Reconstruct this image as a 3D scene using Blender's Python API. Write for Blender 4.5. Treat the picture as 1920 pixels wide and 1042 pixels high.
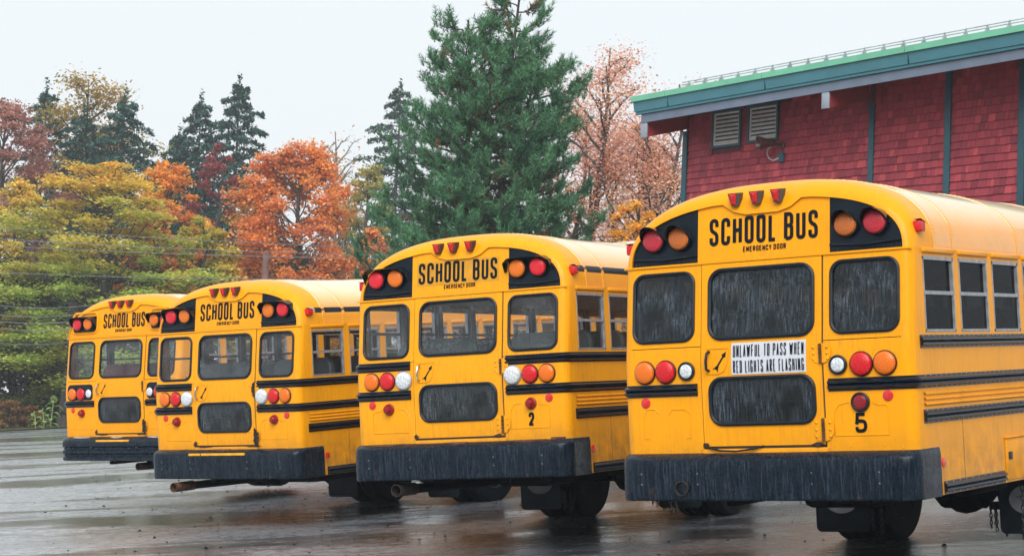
import bpy, bmesh, math, random
import numpy as np
from mathutils import Matrix, Vector
from mathutils.geometry import tessellate_polygon

for o in list(bpy.data.objects):
    bpy.data.objects.remove(o)
SC = bpy.context.scene
COL = SC.collection
R = math.radians

# ------------------------------------------------------------------ camera
F_PX = 3574.86
EYE = 1.7233


def cam_rot(pitch, roll):
    c, s = math.cos(roll), math.sin(roll)
    rr = np.array([[c, 0, s], [0, 1, 0], [-s, 0, c]])
    c, s = math.cos(pitch), math.sin(pitch)
    rp = np.array([[1, 0, 0], [0, c, -s], [0, s, c]])
    return rp @ rr


MG = cam_rot(0.085, -0.0435)            # camera against gravity
ML = cam_rot(0.049347, 0.0475)          # camera against the sloping lot
LOT = MG @ ML.T                         # directions of the lot in the world
CAM = np.array([0, 0, EYE])
cd = bpy.data.cameras.new('camera')
cam = bpy.data.objects.new('camera', cd)
COL.objects.link(cam)
cam.matrix_world = Matrix(((MG[0, 0], MG[0, 2], -MG[0, 1], 0), (MG[1, 0], MG[1, 2], -MG[1, 1], 0),
                           (MG[2, 0], MG[2, 2], -MG[2, 1], EYE), (0, 0, 0, 1)))
cd.sensor_width = 36
cd.lens = 36 * F_PX / 1920
cd.clip_end = 2000
SC.camera = cam

# ------------------------------------------------------------------ sky, sun, exposure
SUN_EL, SUN_AZ = R(38), R(186)
w = bpy.data.worlds.new('World')
SC.world = w
w.use_nodes = True
nt = w.node_tree
nt.nodes.clear()
sky = nt.nodes.new('ShaderNodeTexSky')
sky.sky_type = 'NISHITA'
sky.sun_disc = False
sky.sun_elevation = SUN_EL
sky.sun_rotation = SUN_AZ
sky.dust_density = 6
sky.air_density = 1
bg1 = nt.nodes.new('ShaderNodeBackground')
bg1.inputs[1].default_value = 0.05
nt.links.new(sky.outputs[0], bg1.inputs[0])
bg2 = nt.nodes.new('ShaderNodeBackground')          # the even cloud layer under it
bg2.inputs[0].default_value = (0.93, 0.975, 1.0, 1)
bg2.inputs[1].default_value = 0.485
ad = nt.nodes.new('ShaderNodeMixShader')
ad.inputs[0].default_value = 0.85
nt.links.new(bg1.outputs[0], ad.inputs[1])
nt.links.new(bg2.outputs[0], ad.inputs[2])
out = nt.nodes.new('ShaderNodeOutputWorld')
nt.links.new(ad.outputs[0], out.inputs[0])
sl = bpy.data.lights.new('sun', 'SUN')
sl.energy = 1.5
sl.angle = R(50)
sl.color = (1, 0.985, 0.97)
sun = bpy.data.objects.new('sun', sl)
COL.objects.link(sun)
sd = Vector((math.sin(SUN_AZ) * math.cos(SUN_EL), math.cos(SUN_AZ) * math.cos(SUN_EL), math.sin(SUN_EL)))
sun.rotation_euler = sd.to_track_quat('Z', 'Y').to_euler()
VS = SC.view_settings
VS.view_transform = 'Standard'
VS.look = 'None'
VS.gamma = 1
VS.use_curve_mapping = False
VS.exposure = 1.2
SC.cycles.transparent_max_bounces = 24
SC.cycles.max_bounces = 8
SC.cycles.use_denoising = True

# ------------------------------------------------------------------ helpers


def lotp(x, y, z=0.0):
    """a point of the lot's own frame in the world"""
    return CAM + LOT @ (np.array([x, y, z]) - CAM)


def ray(px, py):
    return MG @ np.array([(px - 960) / F_PX, 1, (521.3 - py) / F_PX])


def ground_at(px, dist):
    """lot position seen in column px of the photograph at a distance (lot y)"""
    d = LOT.T @ ray(px, 720)
    return d[0] / d[1] * dist, dist


def tag(o, label=None, cat=None, group=None, kind=None):
    if label:
        o['label'] = label
    if cat:
        o['category'] = cat
    if group:
        o['group'] = group
    if kind:
        o['kind'] = kind
    return o


def link(name, data, parent=None):
    o = bpy.data.objects.new(name, data)
    COL.objects.link(o)
    if parent is not None:
        o.parent = parent
    return o


def empty(name, loc=(0, 0, 0), mat=None):
    o = link(name, None)
    o.empty_display_size = 0.3
    if mat is not None:
        o.matrix_world = mat
    else:
        o.location = loc
    return o


def mesh(name, V, Fc, mat, smooth=35):
    m = bpy.data.meshes.new(name)
    m.from_pydata([tuple(v) for v in V], [], Fc)
    m.materials.append(mat)
    if smooth:
        m.polygons.foreach_set('use_smooth', [True] * len(m.polygons))
        m.set_sharp_from_angle(angle=R(smooth))
    m.update()
    return m


class G:
    """collects shapes for one mesh"""

    def __init__(s):
        s.v = []
        s.f = []

    def add(s, V, Fc):
        n = len(s.v)
        s.v += [tuple(map(float, p)) for p in V]
        s.f += [tuple(i + n for i in q) for q in Fc]
        return s

    def box(s, x0, x1, y0, y1, z0, z1, bev=0):
        if bev <= 0:
            V = [(x, y, z) for z in (z0, z1) for y in (y0, y1) for x in (x0, x1)]
            return s.add(V, [(0, 2, 3, 1), (4, 5, 7, 6), (0, 1, 5, 4), (2, 6, 7, 3), (0, 4, 6, 2), (1, 3, 7, 5)])
        bm = bmesh.new()
        bmesh.ops.create_cube(bm, size=1)
        for q in bm.verts:
            q.co = ((x0 + x1) / 2 + q.co.x * (x1 - x0), (y0 + y1) / 2 + q.co.y * (y1 - y0), (z0 + z1) / 2 + q.co.z * (z1 - z0))
        bmesh.ops.bevel(bm, geom=bm.edges[:], offset=bev, segments=2, affect='EDGES', profile=.5)
        bm.verts.index_update()
        s.add([q.co for q in bm.verts], [[q.index for q in f.verts] for f in bm.faces])
        bm.free()
        return s

    def tube(s, path, rad, seg=8, cap=True, closed=False):
        P = [Vector(p) for p in path]
        n = len(P)
        rads = rad if isinstance(rad, (list, tuple)) else [rad] * n
        V, Fc = [], []
        up = None
        for i in range(n):
            a = P[i - 1] if (i > 0 or closed) else P[i]
            b = P[(i + 1) % n] if (i < n - 1 or closed) else P[i]
            t = (b - a).normalized()
            if up is None:
                up = Vector((0, 0, 1)) if abs(t.z) < .9 else Vector((1, 0, 0))
            x = up.cross(t)
            if x.length < 1e-6:
                x = Vector((1, 0, 0)).cross(t)
            x.normalize()
            y = t.cross(x)
            up = y
            for k in range(seg):
                an = 2 * math.pi * k / seg
                V.append(P[i] + (x * math.cos(an) + y * math.sin(an)) * rads[i])
        for i in range(n if closed else n - 1):
            for k in range(seg):
                j = (i + 1) % n
                Fc.append((i * seg + k, i * seg + (k + 1) % seg, j * seg + (k + 1) % seg, j * seg + k))
        if cap and not closed:
            Fc.append(tuple(range(seg))[::-1])
            Fc.append(tuple((n - 1) * seg + k for k in range(seg)))
        return s.add(V, Fc)

    def lathe(s, prof, c, axis=(0, -1, 0), seg=24):
        """prof: (radius, distance along axis)"""
        ax = Vector(axis).normalized()
        x = ax.orthogonal().normalized()
        y = ax.cross(x)
        V, Fc = [], []
        c = Vector(c)
        for r, h in prof:
            for k in range(seg):
                a = 2 * math.pi * k / seg
                V.append(c + ax * h + (x * math.cos(a) + y * math.sin(a)) * r)
        n = len(prof)
        for i in range(n - 1):
            for k in range(seg):
                Fc.append((i * seg + k, i * seg + (k + 1) % seg, (i + 1) * seg + (k + 1) % seg, (i + 1) * seg + k))
        if prof[-1][0] > 1e-5:
            Fc.append(tuple((n - 1) * seg + k for k in range(seg)))
        return s.add(V, Fc)

    def sweep(s, prof, path, closed_prof=False, caps=True):
        """prof: (out, z); path: list of ((x,y), (nx,ny), scale)"""
        V, Fc = [], []
        m = len(prof)
        for (x, y), (nx, ny), sc in path:
            for o_, z in prof:
                V.append((x + nx * o_ * sc, y + ny * o_ * sc, z))
        for i in range(len(path) - 1):
            for k in range(m - 1 if not closed_prof else m):
                j = (k + 1) % m
                Fc.append((i * m + k, i * m + j, (i + 1) * m + j, (i + 1) * m + k))
        if caps:
            Fc.append(tuple(range(m)))
            Fc.append(tuple((len(path) - 1) * m + k for k in range(m))[::-1])
        return s.add(V, Fc)

    def obj(s, name, mat, parent=None, smooth=35):
        return link(name, mesh(name, s.v, s.f, mat, smooth), parent)


def rrect(x0, x1, z0, z1, r, seg=6):
    P = []
    for cx, cz, a0 in ((x1 - r, z1 - r, 0), (x0 + r, z1 - r, 90), (x0 + r, z0 + r, 180), (x1 - r, z0 + r, 270)):
        for k in range(seg + 1):
            a = R(a0 + 90 * k / seg)
            P.append((cx + r * math.cos(a), cz + r * math.sin(a)))
    return P


def sheet(outline, holes=(), fn=None, cutx=(), cutz=(), thick=0.0, name='sheet', mat=None, parent=None, smooth=35):
    """flat polygon with holes in (u, v), bent by fn(u, v) -> xyz, optional thickness along the inner normal"""
    loops = [[Vector((p[0], p[1], 0)) for p in L] for L in [outline] + list(holes)]
    tris = tessellate_polygon(loops)
    flat = [p for L in loops for p in L]
    bm = bmesh.new()
    vs = [bm.verts.new(p) for p in flat]
    for t in tris:
        try:
            bm.faces.new([vs[i] for i in t])
        except ValueError:
            pass
    bmesh.ops.remove_doubles(bm, verts=bm.verts[:], dist=1e-5)
    for c in cutx:
        bmesh.ops.bisect_plane(bm, geom=bm.verts[:] + bm.edges[:] + bm.faces[:], plane_co=(c, 0, 0), plane_no=(1, 0, 0))
    for c in cutz:
        bmesh.ops.bisect_plane(bm, geom=bm.verts[:] + bm.edges[:] + bm.faces[:], plane_co=(0, c, 0), plane_no=(0, 1, 0))
    bmesh.ops.recalc_face_normals(bm, faces=bm.faces[:])
    bm.normal_update()
    if bm.faces and sum(f.normal.z * f.calc_area() for f in bm.faces) < 0:
        bmesh.ops.reverse_faces(bm, faces=bm.faces[:])
    if fn:
        for q in bm.verts:
            q.co = fn(q.co.x, q.co.y)
    if thick:
        bmesh.ops.recalc_face_normals(bm, faces=bm.faces[:])
        bmesh.ops.solidify(bm, geom=bm.faces[:], thickness=thick)
    bm.verts.index_update()
    V = [q.co[:] for q in bm.verts]
    Fc = [[q.index for q in f.verts] for f in bm.faces]
    bm.free()
    if name is None:
        return V, Fc
    return link(name, mesh(name, V, Fc, mat, smooth), parent)


# ------------------------------------------------------------------ materials


class NT:
    def __init__(s, name):
        s.m = bpy.data.materials.new(name)
        s.m.use_nodes = True
        s.t = s.m.node_tree
        s.t.nodes.clear()
        s.out = s.t.nodes.new('ShaderNodeOutputMaterial')

    def n(s, typ, **kw):
        q = s.t.nodes.new(typ)
        for k, v in kw.items():
            if k.startswith('i_'):
                key = k[2:]
                key = int(key) if key.isdigit() else key.replace('_', ' ')
                if hasattr(v, 'is_output') or isinstance(v, bpy.types.NodeSocket):
                    s.t.links.new(v, q.inputs[key])
                else:
                    q.inputs[key].default_value = v
            else:
                setattr(q, k, v)
        return q

    def l(s, a, b):
        s.t.links.new(a, b)

    def coord(s, kind='Object', scale=(1, 1, 1), rot=(0, 0, 0)):
        c = s.n('ShaderNodeTexCoord')
        mp = s.n('ShaderNodeMapping')
        mp.inputs['Scale'].default_value = scale
        mp.inputs['Rotation'].default_value = rot
        s.l(c.outputs[kind], mp.inputs[0])
        return mp.outputs[0]

    def noise(s, vec, scale, detail=4, rough=.55, lo=.35, hi=.65, a=0., b=1.):
        q = s.n('ShaderNodeTexNoise', i_Scale=scale, i_Detail=detail, i_Roughness=rough)
        s.l(vec, q.inputs['Vector'])
        mr = s.n('ShaderNodeMapRange', i_From_Min=lo, i_From_Max=hi, i_To_Min=a, i_To_Max=b)
        s.l(q.outputs[0], mr.inputs[0])
        return mr.outputs[0]

    def mix(s, fac, a, b):
        q = s.n('ShaderNodeMix', data_type='RGBA')
        for sock, v in ((q.inputs[0], fac), (q.inputs[6], a), (q.inputs[7], b)):
            if isinstance(v, bpy.types.NodeSocket):
                s.l(v, sock)
            elif isinstance(v, (int, float)):
                sock.default_value = v
            else:
                sock.default_value = (*v, 1)
        return q.outputs[2]

    def math(s, op, a, b=0.0):
        q = s.n('ShaderNodeMath', operation=op)
        for i, v in enumerate((a, b)):
            if isinstance(v, bpy.types.NodeSocket):
                s.l(v, q.inputs[i])
            else:
                q.inputs[i].default_value = v
        return q.outputs[0]

    def bump(s, h, strength=.2, dist=.01):
        q = s.n('ShaderNodeBump', i_Strength=strength, i_Distance=dist)
        s.l(h, q.inputs['Height'])
        return q.outputs[0]

    def princ(s, base, rough=.5, metal=0., coat=0., spec=.5, normal=None, trans=0., coat_rough=.05):
        p = s.n('ShaderNodeBsdfPrincipled')
        for key, v in (('Base Color', base), ('Roughness', rough), ('Metallic', metal), ('Coat Weight', coat), ('Specular IOR Level', spec), ('Transmission Weight', trans), ('Coat Roughness', coat_rough)):
            if isinstance(v, bpy.types.NodeSocket):
                s.l(v, p.inputs[key])
            elif isinstance(v, tuple):
                p.inputs[key].default_value = (*v, 1)
            else:
                p.inputs[key].default_value = v
        if normal is not None:
            s.l(normal, p.inputs['Normal'])
        return p.outputs[0]

    def done(s, sh):
        s.l(sh, s.out.inputs['Surface'])
        return s.m


MAT = {}


def simple(name, col, rough=.5, metal=0., coat=0., var=.25, scale=8., spec=.5, bump=0.):
    t = NT(name)
    c = t.coord()
    f = t.noise(c, scale)
    dark = tuple(x * (1 - var) for x in col)
    lite = tuple(min(1, x * (1 + var * .5)) for x in col)
    nrm = t.bump(t.noise(c, scale * 12), bump, .004) if bump else None
    MAT[name] = t.done(t.princ(t.mix(f, dark, lite), rough, metal, coat, spec, nrm))
    return MAT[name]


def yellow_paint(name, col, grime, coat=.14, spec=.15, cior=1.5, top=None):
    t = NT(name)
    c = t.coord()
    st = t.coord(scale=(1, 1, .06))
    f1 = t.noise(c, 1.7, 5, .6, .3, .7)
    base = t.mix(f1, tuple(x * .93 for x in col), col)
    streak = t.math('MULTIPLY', t.noise(st, 60, 5, .7, .48, .80, 0, .8 * grime), t.noise(c, 1.4, 3, .5, .35, .65, .25, 1.))
    base = t.mix(streak, base, (.30, .15, .03))
    spots = t.noise(c, 9, 8, .75, .6, .78, 0, .5 * grime)
    base = t.mix(spots, base, (.25, .12, .03))
    # mud thrown up on the lowest panels
    sep = t.n('ShaderNodeSeparateXYZ')
    t.l(c, sep.inputs[0])
    low = t.n('ShaderNodeMapRange', i_From_Min=1.25, i_From_Max=.8, i_To_Min=0., i_To_Max=1.)
    t.l(sep.outputs[2], low.inputs[0])
    mud = t.math('MULTIPLY', low.outputs[0], t.noise(c, 5, 6, .7, .35, .7, 0, .75 * grime))
    base = t.mix(mud, base, (.12, .075, .035))
    if top:      # bright sky on the wet roof, painted as paler colour towards the top
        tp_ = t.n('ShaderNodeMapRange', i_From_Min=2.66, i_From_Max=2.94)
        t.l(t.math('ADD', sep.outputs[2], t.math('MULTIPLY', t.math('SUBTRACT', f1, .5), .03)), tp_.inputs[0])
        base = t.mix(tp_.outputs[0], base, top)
    drops = t.noise(c, 130, 2, .5, .52, .68)
    nrm = t.bump(drops, .12, .002)
    wave = t.bump(t.noise(c, 2.2, 2, .4, .3, .7), .08, .02)
    sh = t.princ(base, t.noise(c, 12, 3, .5, .3, .7, .28, .42), 0, coat, spec, nrm, 0, .07)
    sh.node.inputs['Coat IOR'].default_value = cior
    MAT[name] = t.done(sh)


YEL = (.85, .335, .0)
yellow_paint('yellow_paint', YEL, .8)
yellow_paint('yellow_paint_worn', (.85, .345, .003), 1.15)
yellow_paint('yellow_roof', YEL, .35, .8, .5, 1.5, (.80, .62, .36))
simple('seam_dark', (.02, .02, .022), .6)
simple('rubber', (.005, .011, .018), .4, var=.3, scale=20, spec=.25)
simple('black_paint', (.003, .009, .017), .25, coat=.0, var=.4, scale=5, spec=.2)
simple('black_rail', (.003, .008, .016), .22, coat=.05, var=.4, scale=9, spec=.35)
simple('letter_black', (.003, .007, .013), .5, spec=.12)
simple('chrome', (.62, .63, .64), .22, metal=1., scale=20)
simple('aluminium', (.36, .37, .39), .42, metal=.5, scale=12)
simple('galvanised', (.46, .50, .53), .45, metal=.5, scale=6)
simple('white_board', (.56, .59, .64), .35, var=.08)
simple('lens_clear', (.62, .66, .68), .12, coat=.6, var=.35, scale=60)
simple('chassis', (.004, .008, .013), .7, var=.5, spec=.1)
simple('tyre', (.004, .008, .014), .62, var=.4, scale=14, bump=.2, spec=.1)
simple('flap', (.011, .018, .025), .5, var=.4, spec=.1)
simple('flap_oval', (.23, .235, .24), .4, metal=.4)
simple('flap_oval_dark', (.085, .08, .075), .5)
simple('rim', (.06, .06, .062), .5)
simple('liner', (.66, .67, .66), .55, var=.1)
simple('liner_dark', (.20, .19, .18), .6, var=.2)
simple('floor_rubber', (.03, .03, .03), .7)
simple('seat_green', (.075, .105, .105), .5, var=.2)
simple('seat_grey', (.09, .12, .14), .5, var=.2)
simple('seat_red', (.16, .02, .03), .5, var=.25)
simple('seat_dark', (.022, .026, .032), .5)
simple('tape', (.85, .40, .01), .4)
simple('reflector', (.62, .012, .014), .2, coat=.6, var=.15, scale=60)
simple('hatch_white', (.62, .60, .52), .4)
simple('hatch_grey', (.2, .21, .22), .4)
simple('rust', (.10, .042, .02), .85, var=.6, scale=18, bump=.5)
simple('rust_dark', (.028, .018, .015), .85, var=.7, scale=25, bump=.5)
simple('chain', (.05, .05, .055), .45, metal=.8)


def lens(name, col, facets):
    t = NT(name)
    c = t.coord()
    vo = t.n('ShaderNodeTexVoronoi', i_Scale=facets)
    t.l(c, vo.inputs['Vector'])
    sp_ = t.n('ShaderNodeSeparateXYZ')
    t.l(c, sp_.inputs[0])
    rad = t.math('SQRT', t.math('ADD', t.math('MULTIPLY', sp_.outputs[0], sp_.outputs[0]), t.math('MULTIPLY', sp_.outputs[2], sp_.outputs[2])))
    ring = t.math('SINE', t.math('MULTIPLY', rad, 420.))
    nrm = t.bump(t.math('ADD', vo.outputs['Distance'], t.math('MULTIPLY', ring, .35)), .5, .004)
    f = t.math('ADD', t.math('MULTIPLY', vo.outputs['Distance'], .5), t.math('MULTIPLY', t.math('ADD', ring, 1.), .16))
    base = t.mix(f, col, tuple(x * .45 for x in col))
    MAT[name] = t.done(t.princ(base, .2, 0, .25, .35, nrm, 0, .03))


lens('lens_red', (.74, .006, .012), 120)
lens('lens_amber', (.95, .19, .003), 120)
lens('lens_red_deep', (.30, .006, .012), 70)
lens('warn_red', (.88, .018, .035), 120)
lens('warn_amber', (.95, .21, .006), 120)
lens('warn_red_dull', (.62, .03, .05), 110)
lens('warn_amber_dull', (.66, .17, .025), 110)


def bumper_mat():
    t = NT('bumper_black')
    st = t.coord(scale=(1, 1, .07))
    c = t.coord()
    f = t.math('ADD', t.math('MULTIPLY', t.noise(st, 75, 4, .75, .50, .72), .6), t.math('MULTIPLY', t.noise(st, 30, 5, .7, .56, .80), .5))
    g = t.noise(c, 3, 5, .6, .35, .7)
    base = t.mix(f, (.0012, .005, .012), (.075, .11, .15))
    base = t.mix(t.math('MULTIPLY', g, .5), base, (.005, .013, .023))
    rst = t.noise(c, 7, 6, .75, .62, .76, 0, .7)
    base = t.mix(rst, base, (.085, .05, .035))
    nrm = t.bump(t.noise(c, 40, 4), .15, .004)
    MAT['bumper_black'] = t.done(t.princ(base, t.noise(c, 9, 4, .6, .3, .7, .14, .38), 0, .0, .2, nrm))


bumper_mat()


def glass(name, tint, dirt, dirtcol, streaky, refl=1.):
    t = NT(name)
    c = t.coord()
    st = t.coord(scale=(1, 1, .07))
    tr = t.n('ShaderNodeBsdfTransparent')
    tr.inputs[0].default_value = (*tint, 1)
    gl = t.n('ShaderNodeBsdfGlossy')
    gl.inputs['Roughness'].default_value = .04
    gl.inputs[0].default_value = (.9, .95, 1, 1)
    t.l(t.bump(t.noise(c, 90, 2, .5, .5, .7), .25, .003), gl.inputs['Normal'])
    fr = t.n('ShaderNodeFresnel', i_IOR=1.5)
    m1 = t.n('ShaderNodeMixShader')
    t.l(t.math('MULTIPLY', fr.outputs[0], refl), m1.inputs[0])
    t.l(tr.outputs[0], m1.inputs[1])
    t.l(gl.outputs[0], m1.inputs[2])
    df = t.n('ShaderNodeBsdfDiffuse')
    df.inputs[0].default_value = (*dirtcol, 1)
    a = t.noise(st, 75, 6, .75, .44, .68, 0, 1)
    b = t.noise(c, 70, 4, .7, .5, .72, 0, 1)
    big = t.noise(c, 3.2, 4, .6, .36, .64, .12, 1.15)
    d = t.math('ADD', t.math('MULTIPLY', a, streaky), t.math('MULTIPLY', b, 1 - streaky))
    d = t.math('MULTIPLY', t.math('MULTIPLY', d, big), dirt)
    m2 = t.n('ShaderNodeMixShader')
    t.l(d, m2.inputs[0])
    t.l(m1.outputs[0], m2.inputs[1])
    t.l(df.outputs[0], m2.inputs[2])
    MAT[name] = t.done(m2.outputs[0])


glass('glass_clear', (.94, .96, .97), .36, (.60, .65, .68), .25, 1.)
glass('glass_dirty', (.11, .145, .18), .6, (.19, .25, .31), .7, .8)
glass('glass_side', (.90, .91, .92), .12, (.22, .23, .24), .2, .6)
glass('glass_side_dark', (.13, .14, .16), .15, (.12, .12, .12), .2, .3)


def asphalt():
    t = NT('wet_asphalt')
    c = t.coord()
    ln = t.coord(scale=(.35, 1, 1), rot=(0, 0, .5))
    pud = t.noise(ln, .30, 8, .70, .485, .555)            # where the film of water stands
    fine = t.noise(c, 55, 4, .7, .3, .7)
    mid = t.noise(c, 7., 7, .8, .36, .64)
    big = t.noise(c, .12, 4, .6, .3, .7)
    base = t.mix(mid, (.060, .072, .090), (.21, .228, .258))
    base = t.mix(t.math('MULTIPLY', big, .5), base, (.070, .070, .074))
    base = t.mix(t.math('MULTIPLY', fine, .35), base, (.125, .13, .14))
    grit = t.noise(c, 85, 3, .8, .40, .62)
    base = t.mix(t.math('MULTIPLY', grit, .55), base, (.17, .175, .185))
    sep = t.n('ShaderNodeSeparateXYZ')
    t.l(c, sep.inputs[0])
    wet_sheen = t.n('ShaderNodeMapRange', i_From_Min=2.5, i_From_Max=-4.0)      # bright rain sheen painted in: colour gets paler towards the left
    t.l(t.math('ADD', t.math('ADD', sep.outputs[0], t.math('MULTIPLY', sep.outputs[1], .08)), t.math('MULTIPLY', t.math('SUBTRACT', t.noise(ln, .5, 6, .65), .5), 5.)), wet_sheen.inputs[0])
    base = t.mix(t.math('MULTIPLY', wet_sheen.outputs[0], .85), base, t.mix(mid, (.25, .285, .34), (.52, .57, .63)))
    base = t.mix(t.math('MULTIPLY', pud, .55), base, (.034, .040, .050))
    vo = t.n('ShaderNodeTexVoronoi', i_Scale=7.)          # splashes of the rain
    t.l(c, vo.inputs['Vector'])
    drop = t.n('ShaderNodeMapRange', i_From_Min=.10, i_From_Max=.05)
    t.l(vo.outputs['Distance'], drop.inputs[0])
    base = t.mix(t.math('MULTIPLY', drop.outputs[0], .7), base, (.62, .66, .70))
    rg = t.math('ADD', t.math('MULTIPLY', pud, -.19), t.math('ADD', .22, t.math('MULTIPLY', mid, .16)))
    h = t.math('ADD', t.math('MULTIPLY', fine, .7), t.math('MULTIPLY', mid, 1.2))
    bs = t.n('ShaderNodeBump', i_Distance=.006)
    t.l(h, bs.inputs['Height'])
    t.l(t.math('SUBTRACT', .42, t.math('MULTIPLY', pud, .32)), bs.inputs['Strength'])
    sh = t.princ(base, rg, 0, 1., .8, bs.outputs[0])
    p = sh.node
    t.l(t.math('MULTIPLY', rg, .75), p.inputs['Coat Roughness'])
    p.inputs['Coat IOR'].default_value = 1.4
    b2 = t.n('ShaderNodeBump', i_Distance=.005, i_Strength=.4)
    t.l(t.math('ADD', h, t.math('MULTIPLY', grit, .8)), b2.inputs['Height'])
    t.l(b2.outputs[0], p.inputs['Coat Normal'])
    MAT['wet_asphalt'] = t.done(sh)


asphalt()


def leaf(name, cols, patch=.35, trans=.45, rough=.6, grad=None):
    """cols: two or three leaf colours mixed in patches and leaf by leaf; grad: (z0, z1, lower colour)"""
    t = NT(name)
    c = t.coord()
    g = t.n('ShaderNodeNewGeometry')
    rnd = g.outputs['Random Per Island']
    f = t.noise(c, patch, 3, .6, .38, .62)
    f = t.math('ADD', t.math('MULTIPLY', f, .75), t.math('MULTIPLY', rnd, .35))
    base = t.mix(f, cols[0], cols[1])
    if len(cols) > 2:
        f2 = t.noise(c, patch * 1.7, 3, .6, .5, .66)
        base = t.mix(f2, base, cols[2])
    if grad:
        sep = t.n('ShaderNodeSeparateXYZ')
        t.l(c, sep.inputs[0])
        mr = t.n('ShaderNodeMapRange', i_From_Min=grad[1], i_From_Max=grad[0], i_To_Min=0., i_To_Max=1.)
        t.l(sep.outputs[2], mr.inputs[0])
        gf = t.math('ADD', mr.outputs[0], t.math('MULTIPLY', t.math('SUBTRACT', t.noise(c, patch * 1.3), .5), .7))
        q = t.n('ShaderNodeClamp')
        t.l(gf, q.inputs[0])
        base = t.mix(q.outputs[0], base, grad[2])
    v = t.n('ShaderNodeHueSaturation')
    t.l(base, v.inputs['Color'])
    t.l(t.math('ADD', .7, t.math('MULTIPLY', rnd, .6)), v.inputs['Value'])
    p = t.princ(v.outputs[0], rough, 0, 0, .3)
    tl = t.n('ShaderNodeBsdfTranslucent')
    t.l(v.outputs[0], tl.inputs[0])
    m = t.n('ShaderNodeMixShader')
    m.inputs[0].default_value = trans
    t.l(p, m.inputs[1])
    t.l(tl.outputs[0], m.inputs[2])
    MAT[name] = t.done(m.outputs[0])
    return MAT[name]


simple('bark', (.055, .047, .04), .85, var=.5, scale=6, bump=.5)
simple('bark_pale', (.17, .165, .155), .8, var=.4, scale=5)
simple('bark_pine', (.050, .038, .033), .85, var=.4, scale=6)
simple('pole_wood', (.17, .085, .065), .8, var=.3, scale=5)
simple('wire', (.12, .13, .14), .5)
simple('wire_dark', (.03, .035, .04), .5)
simple('earth', (.05, .042, .03), .9, var=.5, scale=1.)


def grass_mat():
    t = NT('verge_grass')
    c = t.coord()
    base = t.mix(t.noise(c, .8, 6, .7), (.05, .075, .02), (.13, .11, .035))
    base = t.mix(t.noise(c, 3, 5, .7, .58, .7), base, (.17, .075, .03))
    MAT['verge_grass'] = t.done(t.princ(base, .85, 0, 0, .2, t.bump(t.noise(c, 6, 5), .6, .1)))


grass_mat()


def shingle_mat(name, rnd_kind):
    t = NT(name)
    if rnd_kind == 'object':
        q = t.n('ShaderNodeObjectInfo')
        rnd = q.outputs['Random']
    else:
        q = t.n('ShaderNodeNewGeometry')
        rnd = q.outputs['Random Per Island']
    ramp = t.n('ShaderNodeValToRGB')
    e = ramp.color_ramp.elements
    e[0].position, e[0].color = 0, (.17, .024, .038, 1)
    e[1].position, e[1].color = 1, (.50, .078, .088, 1)
    for pos, cl in ((.15, (.25, .034, .052, 1)), (.6, (.31, .042, .060, 1)), (.9, (.37, .053, .068, 1))):
        k = e.new(pos)
        k.color = cl
    t.l(rnd, ramp.inputs[0])
    g = t.coord('Object', (26, 26, 1.2))
    grain = t.noise(g, 2.2, 4, .6, .3, .7, 0, .45)
    base = t.mix(grain, ramp.outputs[0], (.20, .026, .040))
    MAT[name] = t.done(t.princ(base, .6, 0, 0, .35, t.bump(t.noise(g, 4), .2, .004)))


shingle_mat('shingle_red', 'object')
shingle_mat('shingle_red_many', 'island')
simple('wall_backing', (.09, .02, .024), .8)
simple('trim_teal', (.014, .070, .095), .5, var=.12, scale=3)
simple('fascia_teal', (.032, .140, .175), .4, var=.10, scale=1.5)
simple('edge_green', (.13, .40, .265), .4, var=.10, scale=2)
simple('fascia_grey', (.115, .15, .21), .5, var=.1, scale=3)
simple('beam_grey', (.24, .28, .33), .5, var=.1, scale=3)
simple('soffit_red', (.20, .034, .046), .6, var=.12, scale=3)
simple('beam_red', (.25, .032, .036), .6, var=.12, scale=3)
simple('roof_green', (.14, .40, .27), .4, var=.1, scale=2)
simple('louvre_cream', (.62, .63, .62), .5, var=.15, scale=8)
simple('louvre_dark', (.03, .03, .03), .7)
simple('lamp_brown', (.07, .032, .030), .35, var=.3)
simple('masonry', (.30, .32, .31), .8, var=.2, scale=3)
simple('conduit', (.42, .42, .45), .4)

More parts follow.
